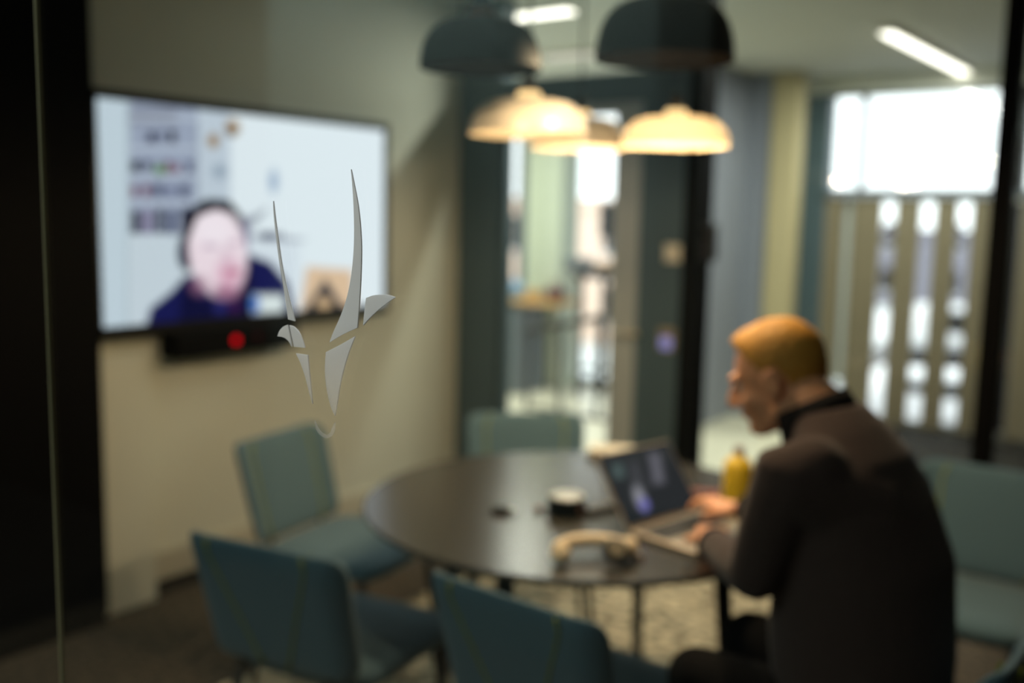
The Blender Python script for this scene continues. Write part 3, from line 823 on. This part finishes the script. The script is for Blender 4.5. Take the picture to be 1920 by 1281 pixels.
# ------------------------------------------------------------------ things on the table
# laptop, built facing local +X (user side), hinge along local Y at x=0
hA, hB = on(1178, 996, z=0.7405+0.012), on(1296, 948, z=0.7405+0.012)
ang = math.radians(-12)
LW, LD = 0.305, 0.215
lp = thing('laptop', 'open laptop with dark screen under the man\'s hands', 'laptop', (hA.x+math.sin(-ang)*LW/2, hA.y+math.cos(ang)*LW/2, 0.7405), ang)
base = obj('base', bx((0.0, -LW/2, 0.001), (LD, LW/2, 0.014), 0.004), M['alu'], lp)
kb = N()
for r in range(5):
    for c_ in range(13):
        kx, ky = 0.022+r*0.0185, -0.138+c_*0.0212
        box(kb, (kx, ky, 0.0142), (kx+0.016, ky+0.0185, 0.0158))
obj('keyboard', kb, M['key'], lp)['kind'] = 'stuff'
obj('touchpad', bx((0.130, -0.05, 0.0142), (0.202, 0.05, 0.0148)), M['grey_plastic'], lp)
tilt = Matrix.Translation((0.0, 0, 0.014)) @ Matrix.Rotation(math.radians(-36), 4, 'Y')
ld = box(N(), (-0.007, -LW/2, 0.0), (0.0, LW/2, 0.212), 0.003, 2, tilt)
obj('lid', ld, M['alu'], lp)
bpy.context.view_layer.update()
Ml = Matrix.Translation(lp.location) @ Matrix.Rotation(ang, 4, 'Z') @ tilt
o3 = Ml @ Vector((0.0012, -LW/2+0.006, 0.206)); ex = (Ml.to_3x3() @ Vector((0, LW-0.012, 0))); ey = (Ml.to_3x3() @ Vector((0, 0, -0.196)))
screen('display', o3, ex, ey, 110, 70, screen_mat('laptop_picture', 0.6), lp, laptop_picture, Matrix.Translation(lp.location) @ Matrix.Rotation(ang, 4, 'Z'))
# bottle
q = on(1381, 948, z=0.7405)
bo = thing('drinks_bottle', 'yellow bottle with brown cap standing beside the laptop', 'bottle', (q.x, q.y, 0.7405))
obj('body', lathe(N(), [(0.001, 0.001), (0.037, 0.001), (0.041, 0.006), (0.042, 0.03), (0.042, 0.108), (0.039, 0.124), (0.029, 0.137), (0.015, 0.142), (0.013, 0.150), (0.001, 0.151)], 32), M['bottle'], bo, True)
obj('cap', lathe(N(), [(0.001, 0.1515), (0.013, 0.1515), (0.0145, 0.155), (0.0145, 0.166), (0.012, 0.170), (0.001, 0.171)], 24), M['cap'], bo, True)
# round conference speaker
q = on(1062, 962, z=0.7405)
sp = thing('conference_speaker', 'round black speaker puck with pale top in the middle of table', 'speaker', (q.x, q.y, 0.7405))
obj('body', lathe(N(), [(0.001, 0.001), (0.048, 0.001), (0.053, 0.006), (0.053, 0.040), (0.050, 0.046), (0.001, 0.046)], 36), M['matte_black'], sp, True)
obj('top_plate', lathe(N(), [(0.001, 0.0465), (0.049, 0.0465), (0.050, 0.049), (0.046, 0.052), (0.001, 0.053)], 36), M['pale_plastic'], sp, True)
q2 = on(1088, 950, z=0.7405+0.03)-sp.location; q2.z = 0.022
obj('button', tube(N(), [tuple(Vector((q2.x, q2.y, 0)).normalized()*0.052+Vector((0, 0, .022))), tuple(Vector((q2.x, q2.y, 0)).normalized()*0.056+Vector((0, 0, .022)))], 0.010, 14), M['cap'], sp)
# pen-like remote beside speaker
a, b_ = on(1098, 958, z=0.7405+0.011), on(1160, 944, z=0.7405+0.011)
rm = thing('remote_control', 'slim dark remote lying between speaker and laptop', 'remote', ((a.x+b_.x)/2, (a.y+b_.y)/2, 0.7405), math.atan2(b_.y-a.y, b_.x-a.x))
L = (b_-a).length
obj('body', bx((-L/2, -0.019, 0.001), (L/2, 0.019, 0.016), 0.005), M['black'], rm)
for k in range(4): obj('button', bx((-L/2+0.012+k*L/5, -0.006, 0.0162), (-L/2+0.022+k*L/5, 0.006, 0.0185), 0.001, 1), M['grey_plastic'], rm)
# cable adapter left
q = on(940, 962, z=0.7405)
ad = thing('cable_adapter', 'small dark adapter with shiny end near table centre left', 'adapter', (q.x, q.y, 0.7405), 0.6)
obj('housing', bx((-0.026, -0.014, 0.001), (0.022, 0.014, 0.018), 0.004), M['black'], ad)
obj('plug', bx((0.0225, -0.008, 0.004), (0.040, 0.008, 0.013), 0.001, 1), M['steel'], ad)
obj('indicator', lathe(N(), [(0.001, 0.0182), (0.007, 0.0182), (0.006, 0.021), (0.001, 0.0222)], 16, (0.008, -0.004, 0)), M['steel'], ad)
q = on(1012, 958, z=0.7405)
pn = thing('cable_plug', 'tiny brown plug lying left of the round speaker', 'plug', (q.x, q.y, 0.7405), 0.3)
obj('housing', bx((-0.015, -0.008, 0.001), (0.008, 0.008, 0.013), 0.003), M['cap'], pn)
obj('tip', bx((0.0085, -0.005, 0.004), (0.020, 0.005, 0.010), 0.001, 1), M['steel'], pn)
# headphones lying on the table
c0 = on(1120, 1056, z=0.7405)
hpn = thing('headphones', 'cream and grey headphones lying at the near table edge', 'headphones', (c0.x, c0.y, 0.7405))
dxw = rt; dyw = fw
def lp_(a, b, z): return tuple(rt*a + fw*b + Vector((0, 0, z)))
band = []
for k in range(17):
    s_ = PI*k/16
    band.append(lp_(-0.005+0.092*-math.cos(s_), 0.01+0.050*math.sin(s_), 0.026+0.010*math.sin(s_)))
bd = N(); tube(bd, band, [0.012+0.004*math.sin(PI*k/16) for k in range(17)], 12)
obj('headband', bd, M['cream'], hpn, True)
for sx, cz in ((-0.088, 0.026), (0.040, 0.036)):
    cup = N()
    ax = Vector((0, 0, 0))
    a0 = Vector(lp_(sx, -0.012, cz)); nrm = (fw*-0.75+Vector((0, 0, .66))+rt*(.1 if sx > 0 else -.3)).normalized()
    tube(cup, [a0-nrm*0.014, a0-nrm*0.010, a0+nrm*0.004, a0+nrm*0.012], [0.024, 0.030, 0.031, 0.024] if sx > 0 else [0.018, 0.023, 0.023, 0.018], 24)
    cp = obj('ear_cup', cup, M['cream'] if sx < 0 else M['black'], hpn, True)
    dsk = N(); tube(dsk, [a0+nrm*0.0121, a0+nrm*0.0145], [0.021 if sx > 0 else 0.014]*2, 24)
    obj('cup_plate', dsk, M['grey_plastic'] if sx > 0 else M['cream'], cp)
cu = N(); a0 = Vector(lp_(0.075, 0.022, 0.030)); tube(cu, [a0+rt*-0.02, a0+rt*-0.012, a0+rt*0.012, a0+rt*0.02], [0.018, 0.026, 0.026, 0.018], 20)
obj('ear_cushion', cu, M['cream'], hpn, True)
q = on(1199, 1050, z=0.7405)
rc = thing('metal_cap', 'tiny round shiny cap at the right of the headphones', 'cap', (q.x, q.y, 0.7405))
obj('body', lathe(N(), [(0.001, 0.001), (0.011, 0.001), (0.012, 0.004), (0.011, 0.011), (0.001, 0.012)], 20), M['cap'], rc, True)
obj('top', lathe(N(), [(0.001, 0.0122), (0.009, 0.0122), (0.007, 0.0155), (0.001, 0.0165)], 20), M['steel'], rc, True)
# red-brown pouch and dark glasses case behind laptop
q = on(1314, 936, z=0.7405)
pc = thing('leather_pouch', 'red-brown leather pouch lying between laptop and bottle', 'pouch', (q.x, q.y, 0.7405), 0.5)
obj('body', bx((-0.055, -0.028, 0.001), (0.055, 0.028, 0.024), 0.010, 3), M['red_leather'], pc, True)
obj('flap', bx((-0.053, -0.030, 0.0245), (0.053, 0.012, 0.028), 0.0015, 1), M['red_leather'], pc)
obj('clasp', bx((-0.006, -0.033, 0.010), (0.006, -0.0285, 0.026), 0.001, 1), M['steel'], pc)
q = on(1152, 852, z=0.7405)
ps = thing('paper_stack', 'small stack of white papers on the far side of table', 'papers', (q.x, q.y-0.02, 0.7405), 0.35)
for k in range(4):
    obj('sheet', box(N(), (-0.075, -0.05, 0.001+k*0.0062), (0.075, 0.05, 0.0066+k*0.0062), 0, mtx=Matrix.Rotation((-.12, .1, -.04, .15)[k], 4, 'Z')), M['paper'], ps)

# ------------------------------------------------------------------ the man at the table (local +X = forward, +Y = his left)
man = thing('person', 'man with short ginger hair in a dark jacket typing on the laptop', 'person', (2.88, 2.0, 0.0075), PI-0.06)
def body_core(bm, g=0.0):
    secs = [(-0.01, 0, .44, .165, .125), (0.02, 0, .55, .172, .160), (0.03, 0, .70, .168, .172), (0.035, 0, .85, .172, .160),
            (.05, 0, .97, .175, .125), (.075, -.01, 1.06, .152, .095), (.11, -.02, 1.12, .105, .073), (.14, -.03, 1.16, .068, .058)]
    n = 28; rows = []
    for cx, cy, cz, a, b in secs:
        a += g; b += g
        rows.append([bm.verts.new((cx+b*math.cos(2*PI*k/n), cy+a*math.sin(2*PI*k/n), cz-0.25*b*math.cos(2*PI*k/n)*(1 if cz > .8 else 0))) for k in range(n)])
    for A, B in zip(rows[:-1], rows[1:]):
        for k in range(n): bm.faces.new((A[k], A[(k+1) % n], B[(k+1) % n], B[k]))
    bm.faces.new(rows[0][::-1]); bm.faces.new(rows[-1])
SL, EL, WL = (.125, .178, 1.06), (.185, .172, .845), (.385, -.045, .800)
SR, ER, WR = (.125, -.190, 1.055), (.27, -.335, .835), (.445, -.335, .805)
def arms(bm, g=0.0):
    for S, E, W in ((SL, EL, WL), (SR, ER, WR)):
        S, E, W = Vector(S), Vector(E), Vector(W)
        limb(bm, [(S+Vector((-.03, -.03 if S.y > 0 else .03, .0)), .062+g), (S, .060+g), (S.lerp(E, .5), .052+g), (E, .044+g)])
        limb(bm, [(Vector((.02, S.y*.35, .98)), .085+g), (S+Vector((-.01, 0, -.02)), .060+g)])
        limb(bm, [(E, .044+g), (E.lerp(W, .3), .043+g), (E.lerp(W, .85), .030+g), (W, .027+g)])
def legs(bm, g=0.0):
    for s in (1, -1):
        H = Vector((.0, s*.095, .52)); K = Vector((.34, s*.13-.03, .55)); A = Vector((.22, s*.13-.03, .09))
        limb(bm, [(H, .088+g), (H.lerp(K, .5), .080+g), (K, .060+g)])
        limb(bm, [(K, .060+g), (K.lerp(A, .35), .056+g), (A, .038+g)])
HC = Vector((.262, -.052, 1.203))
HR = Matrix.Rotation(math.radians(8), 4, 'Z') @ Matrix.Rotation(math.radians(19), 4, 'Y')
def hp3(x, y, z): return HC + (HR @ Vector((x, y, z)))
def head(bm):
    blob(bm, hp3(-.014, 0, .026), (.098, .077, .092), HR)
    blob(bm, hp3(.022, 0, -.030), (.070, .063, .085), HR)
    blob(bm, hp3(.058, 0, -.094), (.032, .034, .024), HR)
    for s in (1, -1):
        limb(bm, [(hp3(-.012, s*.050, -.062), .024), (hp3(.05, s*.022, -.096), .018)])
        blob(bm, hp3(.055, s*.040, -.034), (.026, .024, .022), HR)
        # ear: rim and lobe
        blob(bm, hp3(-.012, s*.079, -.008), (.021, .009, .031), HR @ Matrix.Rotation(.2, 4, 'Y'))
        blob(bm, hp3(-.005, s*.076, -.036), (.010, .008, .012), HR)
        limb(bm, [(hp3(.000, s*.084, .012), .005), (hp3(-.018, s*.088, .018), .006), (hp3(-.028, s*.088, .0), .006), (hp3(-.018, s*.085, -.028), .005)], 8)
        blob(bm, hp3(.080, s*.030, .022), (.013, .026, .010), HR)
    limb(bm, [(hp3(.088, 0, .012), .010), (hp3(.102, 0, -.012), .011), (hp3(.112, 0, -.032), .013)], 12)
    for s in (1, -1): blob(bm, hp3(.100, s*.011, -.036), (.010, .009, .008), HR)
    blob(bm, hp3(.087, 0, -.058), (.011, .024, .006), HR); blob(bm, hp3(.084, 0, -.068), (.011, .021, .006), HR)
    limb(bm, [(hp3(-.035, 0, -.035), .060), (Vector((.17, -.035, 1.16)), .059), (Vector((.09, -.015, 1.10)), .064)], 18)
def hand(bm, W, fwd, side, tab):
    # W wrist, fwd direction of fingers, side = thumb direction
    W, f, s = Vector(W), Vector(fwd).normalized(), Vector(side).normalized()
    up = Vector((0, 0, 1))
    rot = Matrix((f, s, up)).transposed().to_4x4()
    limb(bm, [(W-f*.03, .027), (W+f*.02, .024)])
    blob(bm, W+f*.058+up*-.002, (.052, .040, .017), rot)
    for k, (o, L) in enumerate(((.030, .078), (.011, .088), (-.009, .081), (-.028, .064))):
        b0 = W+f*(.096-abs(o)*.25)+s*o
        p1 = b0+f*L*.38+up*.010; p2 = p1+f*L*.30+up*-.010; p3 = p2+f*L*.18+up*-.018
        limb(bm, [(b0-f*.03, .0105), (b0, .0100), (p1, .0092), (p2, .0084), (p3, .0074)], 10)
    t0 = W+f*.035+s*.030; t1 = t0+f*.030+s*.026+up*-.006; t2 = t1+f*.030+s*.006+up*-.010
    limb(bm, [(t0-s*.012, .013), (t0, .013), (t1, .0110), (t2, .0090)], 10)
b = N(); body_core(b, -.012); arms(b, -.010); legs(b, -.010); head(b)
hand(b, WL, (.45, -.75, -.06), (.75, .45, 0), 0); hand(b, WR, (.98, -.10, -.06), (.10, .98, 0), 0)
for s in (1, -1): limb(b, [((.22, s*.13-.03, .09), .034), ((.22, s*.13-.03, .05), .036), ((.33, s*.14-.03, .035), .030)])
bd_ = fuse('body', b, .0048, 4, M['skin'], man)
# eyes
for s in (1, -1):
    obj('eye', blob(N(), hp3(.073, s*.031, .002), (.010, .011, .010), HR, 14, 10), M['eye'], man, True)
    obj('pupil', blob(N(), hp3(.0815, s*.031, .001), (.0025, .0042, .0042), None, 12, 8), M['car_glass'], bpy.data.objects['eye' if s > 0 else 'eye.001'], True)
# hair with short back and sides and a raised front
hm = N(); U, V = 56, 34; rows = []
for j in range(V+1):
    th = PI*j/V; row = []
    for i in range(U):
        ph = 2*PI*i/U
        d = Vector((math.sin(th)*math.cos(ph), math.sin(th)*math.sin(ph), math.cos(th)))
        p = Vector((d.x*.098, d.y*.077, d.z*.092)) + Vector((-.014, 0, .026))
        x = p.x
        thr = .070 if x > .055 else (.0+(x-.0)/.055*.070 if x > 0 else x/.10*.075-.002)
        if -.035 < x < .004: thr = max(thr, .012)
        k = max(0.0, min(1.0, (p.z-thr)/.018))
        th_ = .003+.006*max(0, min(1, (p.z-.03)/.06))
        jag = .0022*math.sin(ph*23+th*9)+.0016*math.sin(ph*37-th*17)
        fr = max(0, min(1, (x-.02)/.06))*max(0, min(1, (p.z-.06)/.03))
        off = k*(th_+jag*k+.010*fr)-(1-k)*.014
        q = p+d*off+Vector((.010, 0, .008))*fr*k
        row.append(hm.verts.new(hp3(*q)))
    rows.append(row)
for A, B in zip(rows[:-1], rows[1:]):
    for i in range(U): hm.faces.new((A[i], A[(i+1) % U], B[(i+1) % U], B[i]))
bmesh.ops.remove_doubles(hm, verts=hm.verts[:], dist=1e-5)
obj('hair', hm, M['hair'], man, True)
b = N(); body_core(b, .012); arms(b, .012)
jk = fuse('jacket', b, .009, 8, M['jacket'], man)
# cut the jacket hem/cuffs: cuffs as rings, collar standing at the neck
for W, E in ((WL, EL), (WR, ER)):
    W, E = Vector(W), Vector(E); d = (W-E).normalized()
    obj('cuff', tube(N(), [W-d*.015, W-d*.004, W+d*.006, W+d*.010], [.041, .0425, .0425, .038], 20), M['collar_cloth'], jk, True)
cl = N(); n = 28; rows = []
for r0, zz_, cx, cz in ((.080, 0, .140, 1.105), (.074, 0, .158, 1.145), (.070, 0, .170, 1.168), (.064, 0, .172, 1.166), (.066, 0, .155, 1.13)):
    rows.append([cl.verts.new((cx+r0*math.cos(2*PI*k/n)*1.0, -.022+r0*math.sin(2*PI*k/n), cz-(.55*r0*math.cos(2*PI*k/n)))) for k in range(n)])
for A, B in zip(rows[:-1], rows[1:]):
    for k in range(n): cl.faces.new((A[k], A[(k+1) % n], B[(k+1) % n], B[k]))
obj('collar', cl, M['collar_cloth'], jk, True)
b = N(); legs(b, .008)
secs = [(-.01, 0, .44, .172, .132), (-.01, 0, .60, .174, .132)]
blob(b, (-.01, 0, .53), (.145, .18, .10))
fuse('trousers', b, .010, 6, M['trousers'], man)
for s in (1, -1):
    sh = N(); limb(sh, [((.18, s*.13-.03, .052), .045), ((.25, s*.135-.03, .045), .046), ((.37, s*.145-.03, .036), .034)])
    bmesh.ops.transform(sh, matrix=Matrix.Diagonal((1, 1, .9, 1)), verts=sh.verts[:])
    so = obj('shoe', sh, M['shoe'], man, True)

# ------------------------------------------------------------------ office beyond the glass door
# wooden desk with drawer block
yd = 6.9
xa, xb = on(944, 570, y=yd).x, on(1044, 570, y=yd).x; zd = on(1000, 566, y=yd).z
DKD = 0.46
dk = thing('wooden_desk', 'light wooden desk with dark drawer block seen through the glass door', 'desk', ((xa+xb)/2, yd, 0))
hwx = (xb-xa)/2
obj('desk_top', bx((-hwx, 0, zd-0.03), (hwx, DKD, zd), 0.004, 1), M['wood'], dk)
db = obj('drawer_block', bx((-hwx+0.02, 0.05, 0.0), (-hwx+0.15, DKD-0.02, zd-0.031)), M['frame_grey'], dk)
for k in range(3):
    z_ = 0.05+k*(zd-0.10)/3
    obj('drawer', bx((-hwx+0.03, 0.035, z_), (-hwx+0.14, 0.05, z_+(zd-0.13)/3), 0.003, 1), M['frame_grey'], db)
for yy_ in (0.06, 0.40): obj('leg', bx((hwx-0.04, yy_, 0), (hwx-0.015, yy_+0.03, zd-0.031)), M['steel'], dk)
q = on(967, 548, y=yd+0.2)
v = thing('blue_vase', 'round pale blue vase on the wooden desk', 'vase', (q.x, yd+0.2, zd))
obj('body', lathe(N(), [(0.001, 0.001), (0.04, 0.001), (0.075, 0.05), (0.08, 0.085), (0.055, 0.13), (0.03, 0.15), (0.036, 0.165), (0.001, 0.165)], 28), M['blue'], v, True)
q = on(1035, 556, y=yd+0.2)
v = thing('cloth_bag', 'maroon cloth bag at the right end of wooden desk', 'bag', (q.x, yd+0.25, zd))
obj('body', blob(N(), (0, 0, 0.055), (0.11, 0.08, 0.055)), M['maroon'], v, True)
obj('strap', tube(N(), [(-.06, 0, .095), (-.04, 0, .15), (.03, 0, .155), (.06, 0, .095)], 0.010, 8), M['maroon'], v, True)
q = on(1000, 560, y=yd+0.15)
v = thing('wooden_box', 'small light wooden box between vase and bag', 'box', (q.x, yd+0.15, zd), 0.2)
obj('body', bx((-0.06, -0.05, 0), (0.06, 0.05, 0.07), 0.004), M['wood'], v)
obj('lid', bx((-0.063, -0.053, 0.0705), (0.063, 0.053, 0.09), 0.004), M['wood'], v)
# high bar table with items
yb_ = 7.05
xa, xb = on(1072, 520, y=yb_).x, on(1172, 520, y=yb_).x; zb_ = on(1110, 512, y=yb_).z
bt = thing('bar_table', 'dark high table by the window beyond the glass door', 'table', ((xa+xb)/2, yb_, 0))
hwx = (xb-xa)/2
obj('table_top', bx((-hwx, 0, zb_-0.05), (hwx, 0.5, zb_), 0.004, 1), M['black'], bt)
for sx in (-1, 1):
    for yy_ in (0.03, 0.43):
        obj('leg', bx((sx*(hwx-0.06)-0.02, yy_, 0), (sx*(hwx-0.06)+0.02, yy_+0.04, zb_-0.05)), M['black'], bt)
obj('foot_rail', tube(N(), [(-hwx+0.06, 0.05, 0.28), (hwx-0.06, 0.05, 0.28)], 0.015, 10), M['black'], bt)
q = on(1086, 500, y=yb_+0.2)
v = thing('dark_box', 'dark file box on the left of the high table', 'box', (q.x, yb_+0.2, zb_), 0.1)
obj('body', bx((-0.11, -0.07, 0), (0.11, 0.07, 0.085), 0.004), M['frame_grey'], v)
obj('lid', bx((-0.115, -0.075, 0.0855), (0.115, 0.075, 0.11), 0.004), M['frame_grey'], v)
q = on(1132, 500, y=yb_+0.25)
v = thing('wooden_bowl', 'shallow wooden bowl in the middle of the high table', 'bowl', (q.x, yb_+0.25, zb_))
obj('body', lathe(N(), [(0.001, 0.001), (0.04, 0.001), (0.075, 0.04), (0.085, 0.07), (0.08, 0.07), (0.06, 0.035), (0.001, 0.012)], 28), M['wood'], v, True)
q = on(1150, 500, y=yb_+0.2)
mo = thing('computer_monitor', 'black monitor on a stand at the high table\'s right end', 'monitor', (q.x+0.06, yb_+0.22, zb_), 0.9)
obj('stand_base', bx((-0.10, -0.07, 0), (0.10, 0.07, 0.012), 0.004), M['black'], mo)
obj('stand_neck', bx((-0.02, 0.01, 0.012), (0.02, 0.03, 0.36)), M['black'], mo)
obj('panel', bx((-0.20, -0.02, 0.30), (0.20, 0.008, 0.58), 0.004), M['black'], mo)
# sloping handrail of the stair by the window
ra, rb = on(985, 622, y=6.5), on(1155, 590, y=6.5)
rl = thing('stair_rail', 'dark sloping handrail with posts beyond the glass door', 'handrail', (ra.x, 6.5, 0))
obj('rail', tube(N(), [(0, 0, ra.z), (rb.x-ra.x, 0.0, rb.z)], 0.028, 12), M['black'], rl)
for f_ in (0.04, 0.42, 0.82):
    obj('post', tube(N(), [((rb.x-ra.x)*f_, 0, 0.0), ((rb.x-ra.x)*f_, 0, ra.z+(rb.z-ra.z)*f_)], 0.018, 10), M['black'], rl)
obj('foot_plate', bx((0, -0.03, 0), (rb.x-ra.x, 0.03, 0.015)), M['black'], rl)

# ------------------------------------------------------------------ outside
GZ = -3.5
struct('ground', bx((-70, FAC+3, GZ-0.3), (60, 160, GZ)), M['asphalt'])
struct('ground.001', bx((-60, 14, GZ), (-4.5, 70, GZ+0.03)), M['plaza'])
def building(name, label, x0, x1, y, h, m):
    t = thing(name, label, 'building', ((x0+x1)/2, y, GZ))
    W = (x1-x0)/2
    obj('wall', bx((-W, 0, 0), (W, 8, h)), m, t)
    obj('parapet', bx((-W-.2, -.2, h), (W+.2, 8.2, h+.35)), m, t)
    n = max(3, int(W*2/3.2))
    for fl in range(2):
        for k in range(n):
            x = -W+(k+.5)*2*W/n
            wn_ = obj('window', bx((x-.6, -.05, .9+fl*2.7), (x+.6, .05, 2.3+fl*2.7)), M['car_glass'], t)
            obj('frame', bx((x-.68, -.09, .82+fl*2.7), (x+.68, -.051, .9+fl*2.7)), M['car_white'], wn_)
xL, xR = on(900, 450, y=34).x, on(1215, 450, y=34).x
building('brick_building', 'pink brick building outside, seen through the glass door', xL, xR, 34, on(1100, 372, y=34).z-GZ-.35, M['brick'])
def make_car(label, paint, van=False):
    t = thing('parked_car', label, 'car', (0, 0, 0), 0, 'cars parked outside the window')
    L, W, H = (4.8, 1.9, 2.2) if van else (4.3, 1.75, 1.45)
    zs = H*.52
    prof = [(-L/2, .35), (-L/2, zs*.9), (-L/2+.9, zs+.03), (-L/2+1.5, H), (L/2-.5, H-.03), (L/2-.05, zs), (L/2, .35)] if not van else \
           [(-L/2, .35), (-L/2, zs*.85), (-L/2+.5, zs), (-L/2+1.0, H), (L/2, H), (L/2, .35)]
    bm = N()
    f0 = [bm.verts.new((x, -W/2*(.84 if z > zs+.1 else 1), z)) for x, z in prof]; f1 = [bm.verts.new((x, W/2*(.84 if z > zs+.1 else 1), z)) for x, z in prof]
    bm.faces.new(f0); bm.faces.new(f1[::-1])
    for i in range(len(prof)): bm.faces.new((f0[i], f1[i], f1[(i+1) % len(prof)], f0[(i+1) % len(prof)]))
    obj('body', bm, paint, t)
    for s in (-1, 1):
        obj('side_window', box(N(), (-L/2+1.5, s*W*.455-.03, zs+.12), (-L/2+2.4 if van else L/2-1.0, s*W*.455+.03, H-.16), .03, 1), M['car_glass'], t)
        for x in (-L/2+.8, L/2-.85):
            obj('wheel', tube(N(), [(x, s*(W/2-.18), .33), (x, s*(W/2+.02), .33)], .33, 18), M['tyre'], t)
    return t
def place(o, px, py):
    q = on(px, py, z=GZ+.02); o.location = (q.x, q.y, GZ); return o
car = make_car('white car nearest the building, behind the lower ends of the slits', M['car_white']); place(car, 1705, 800)
car.rotation_euler[2] = 0.45
def carcopy(px, py, rz, label):
    o = dup(car, (0, 0, 0), rz, label); place(o, px, py); return o
carcopy(1636, 655, 1.9, 'white car in the back row, behind the slit nearest the column')
vn = make_car('white van standing in the back row behind the middle and right slits', M['car_white'], True); place(vn, 1800, 690); vn.rotation_euler[2] = 0.45
dk_ = make_car('dark car parked between the two rows of white vehicles', M['car_dark']); place(dk_, 1705, 735); dk_.rotation_euler[2] = 0.45

building('warehouse', 'long low grey building far outside, seen through the slits', -34, 34, 62, 0.75-GZ, M['far_grey'])
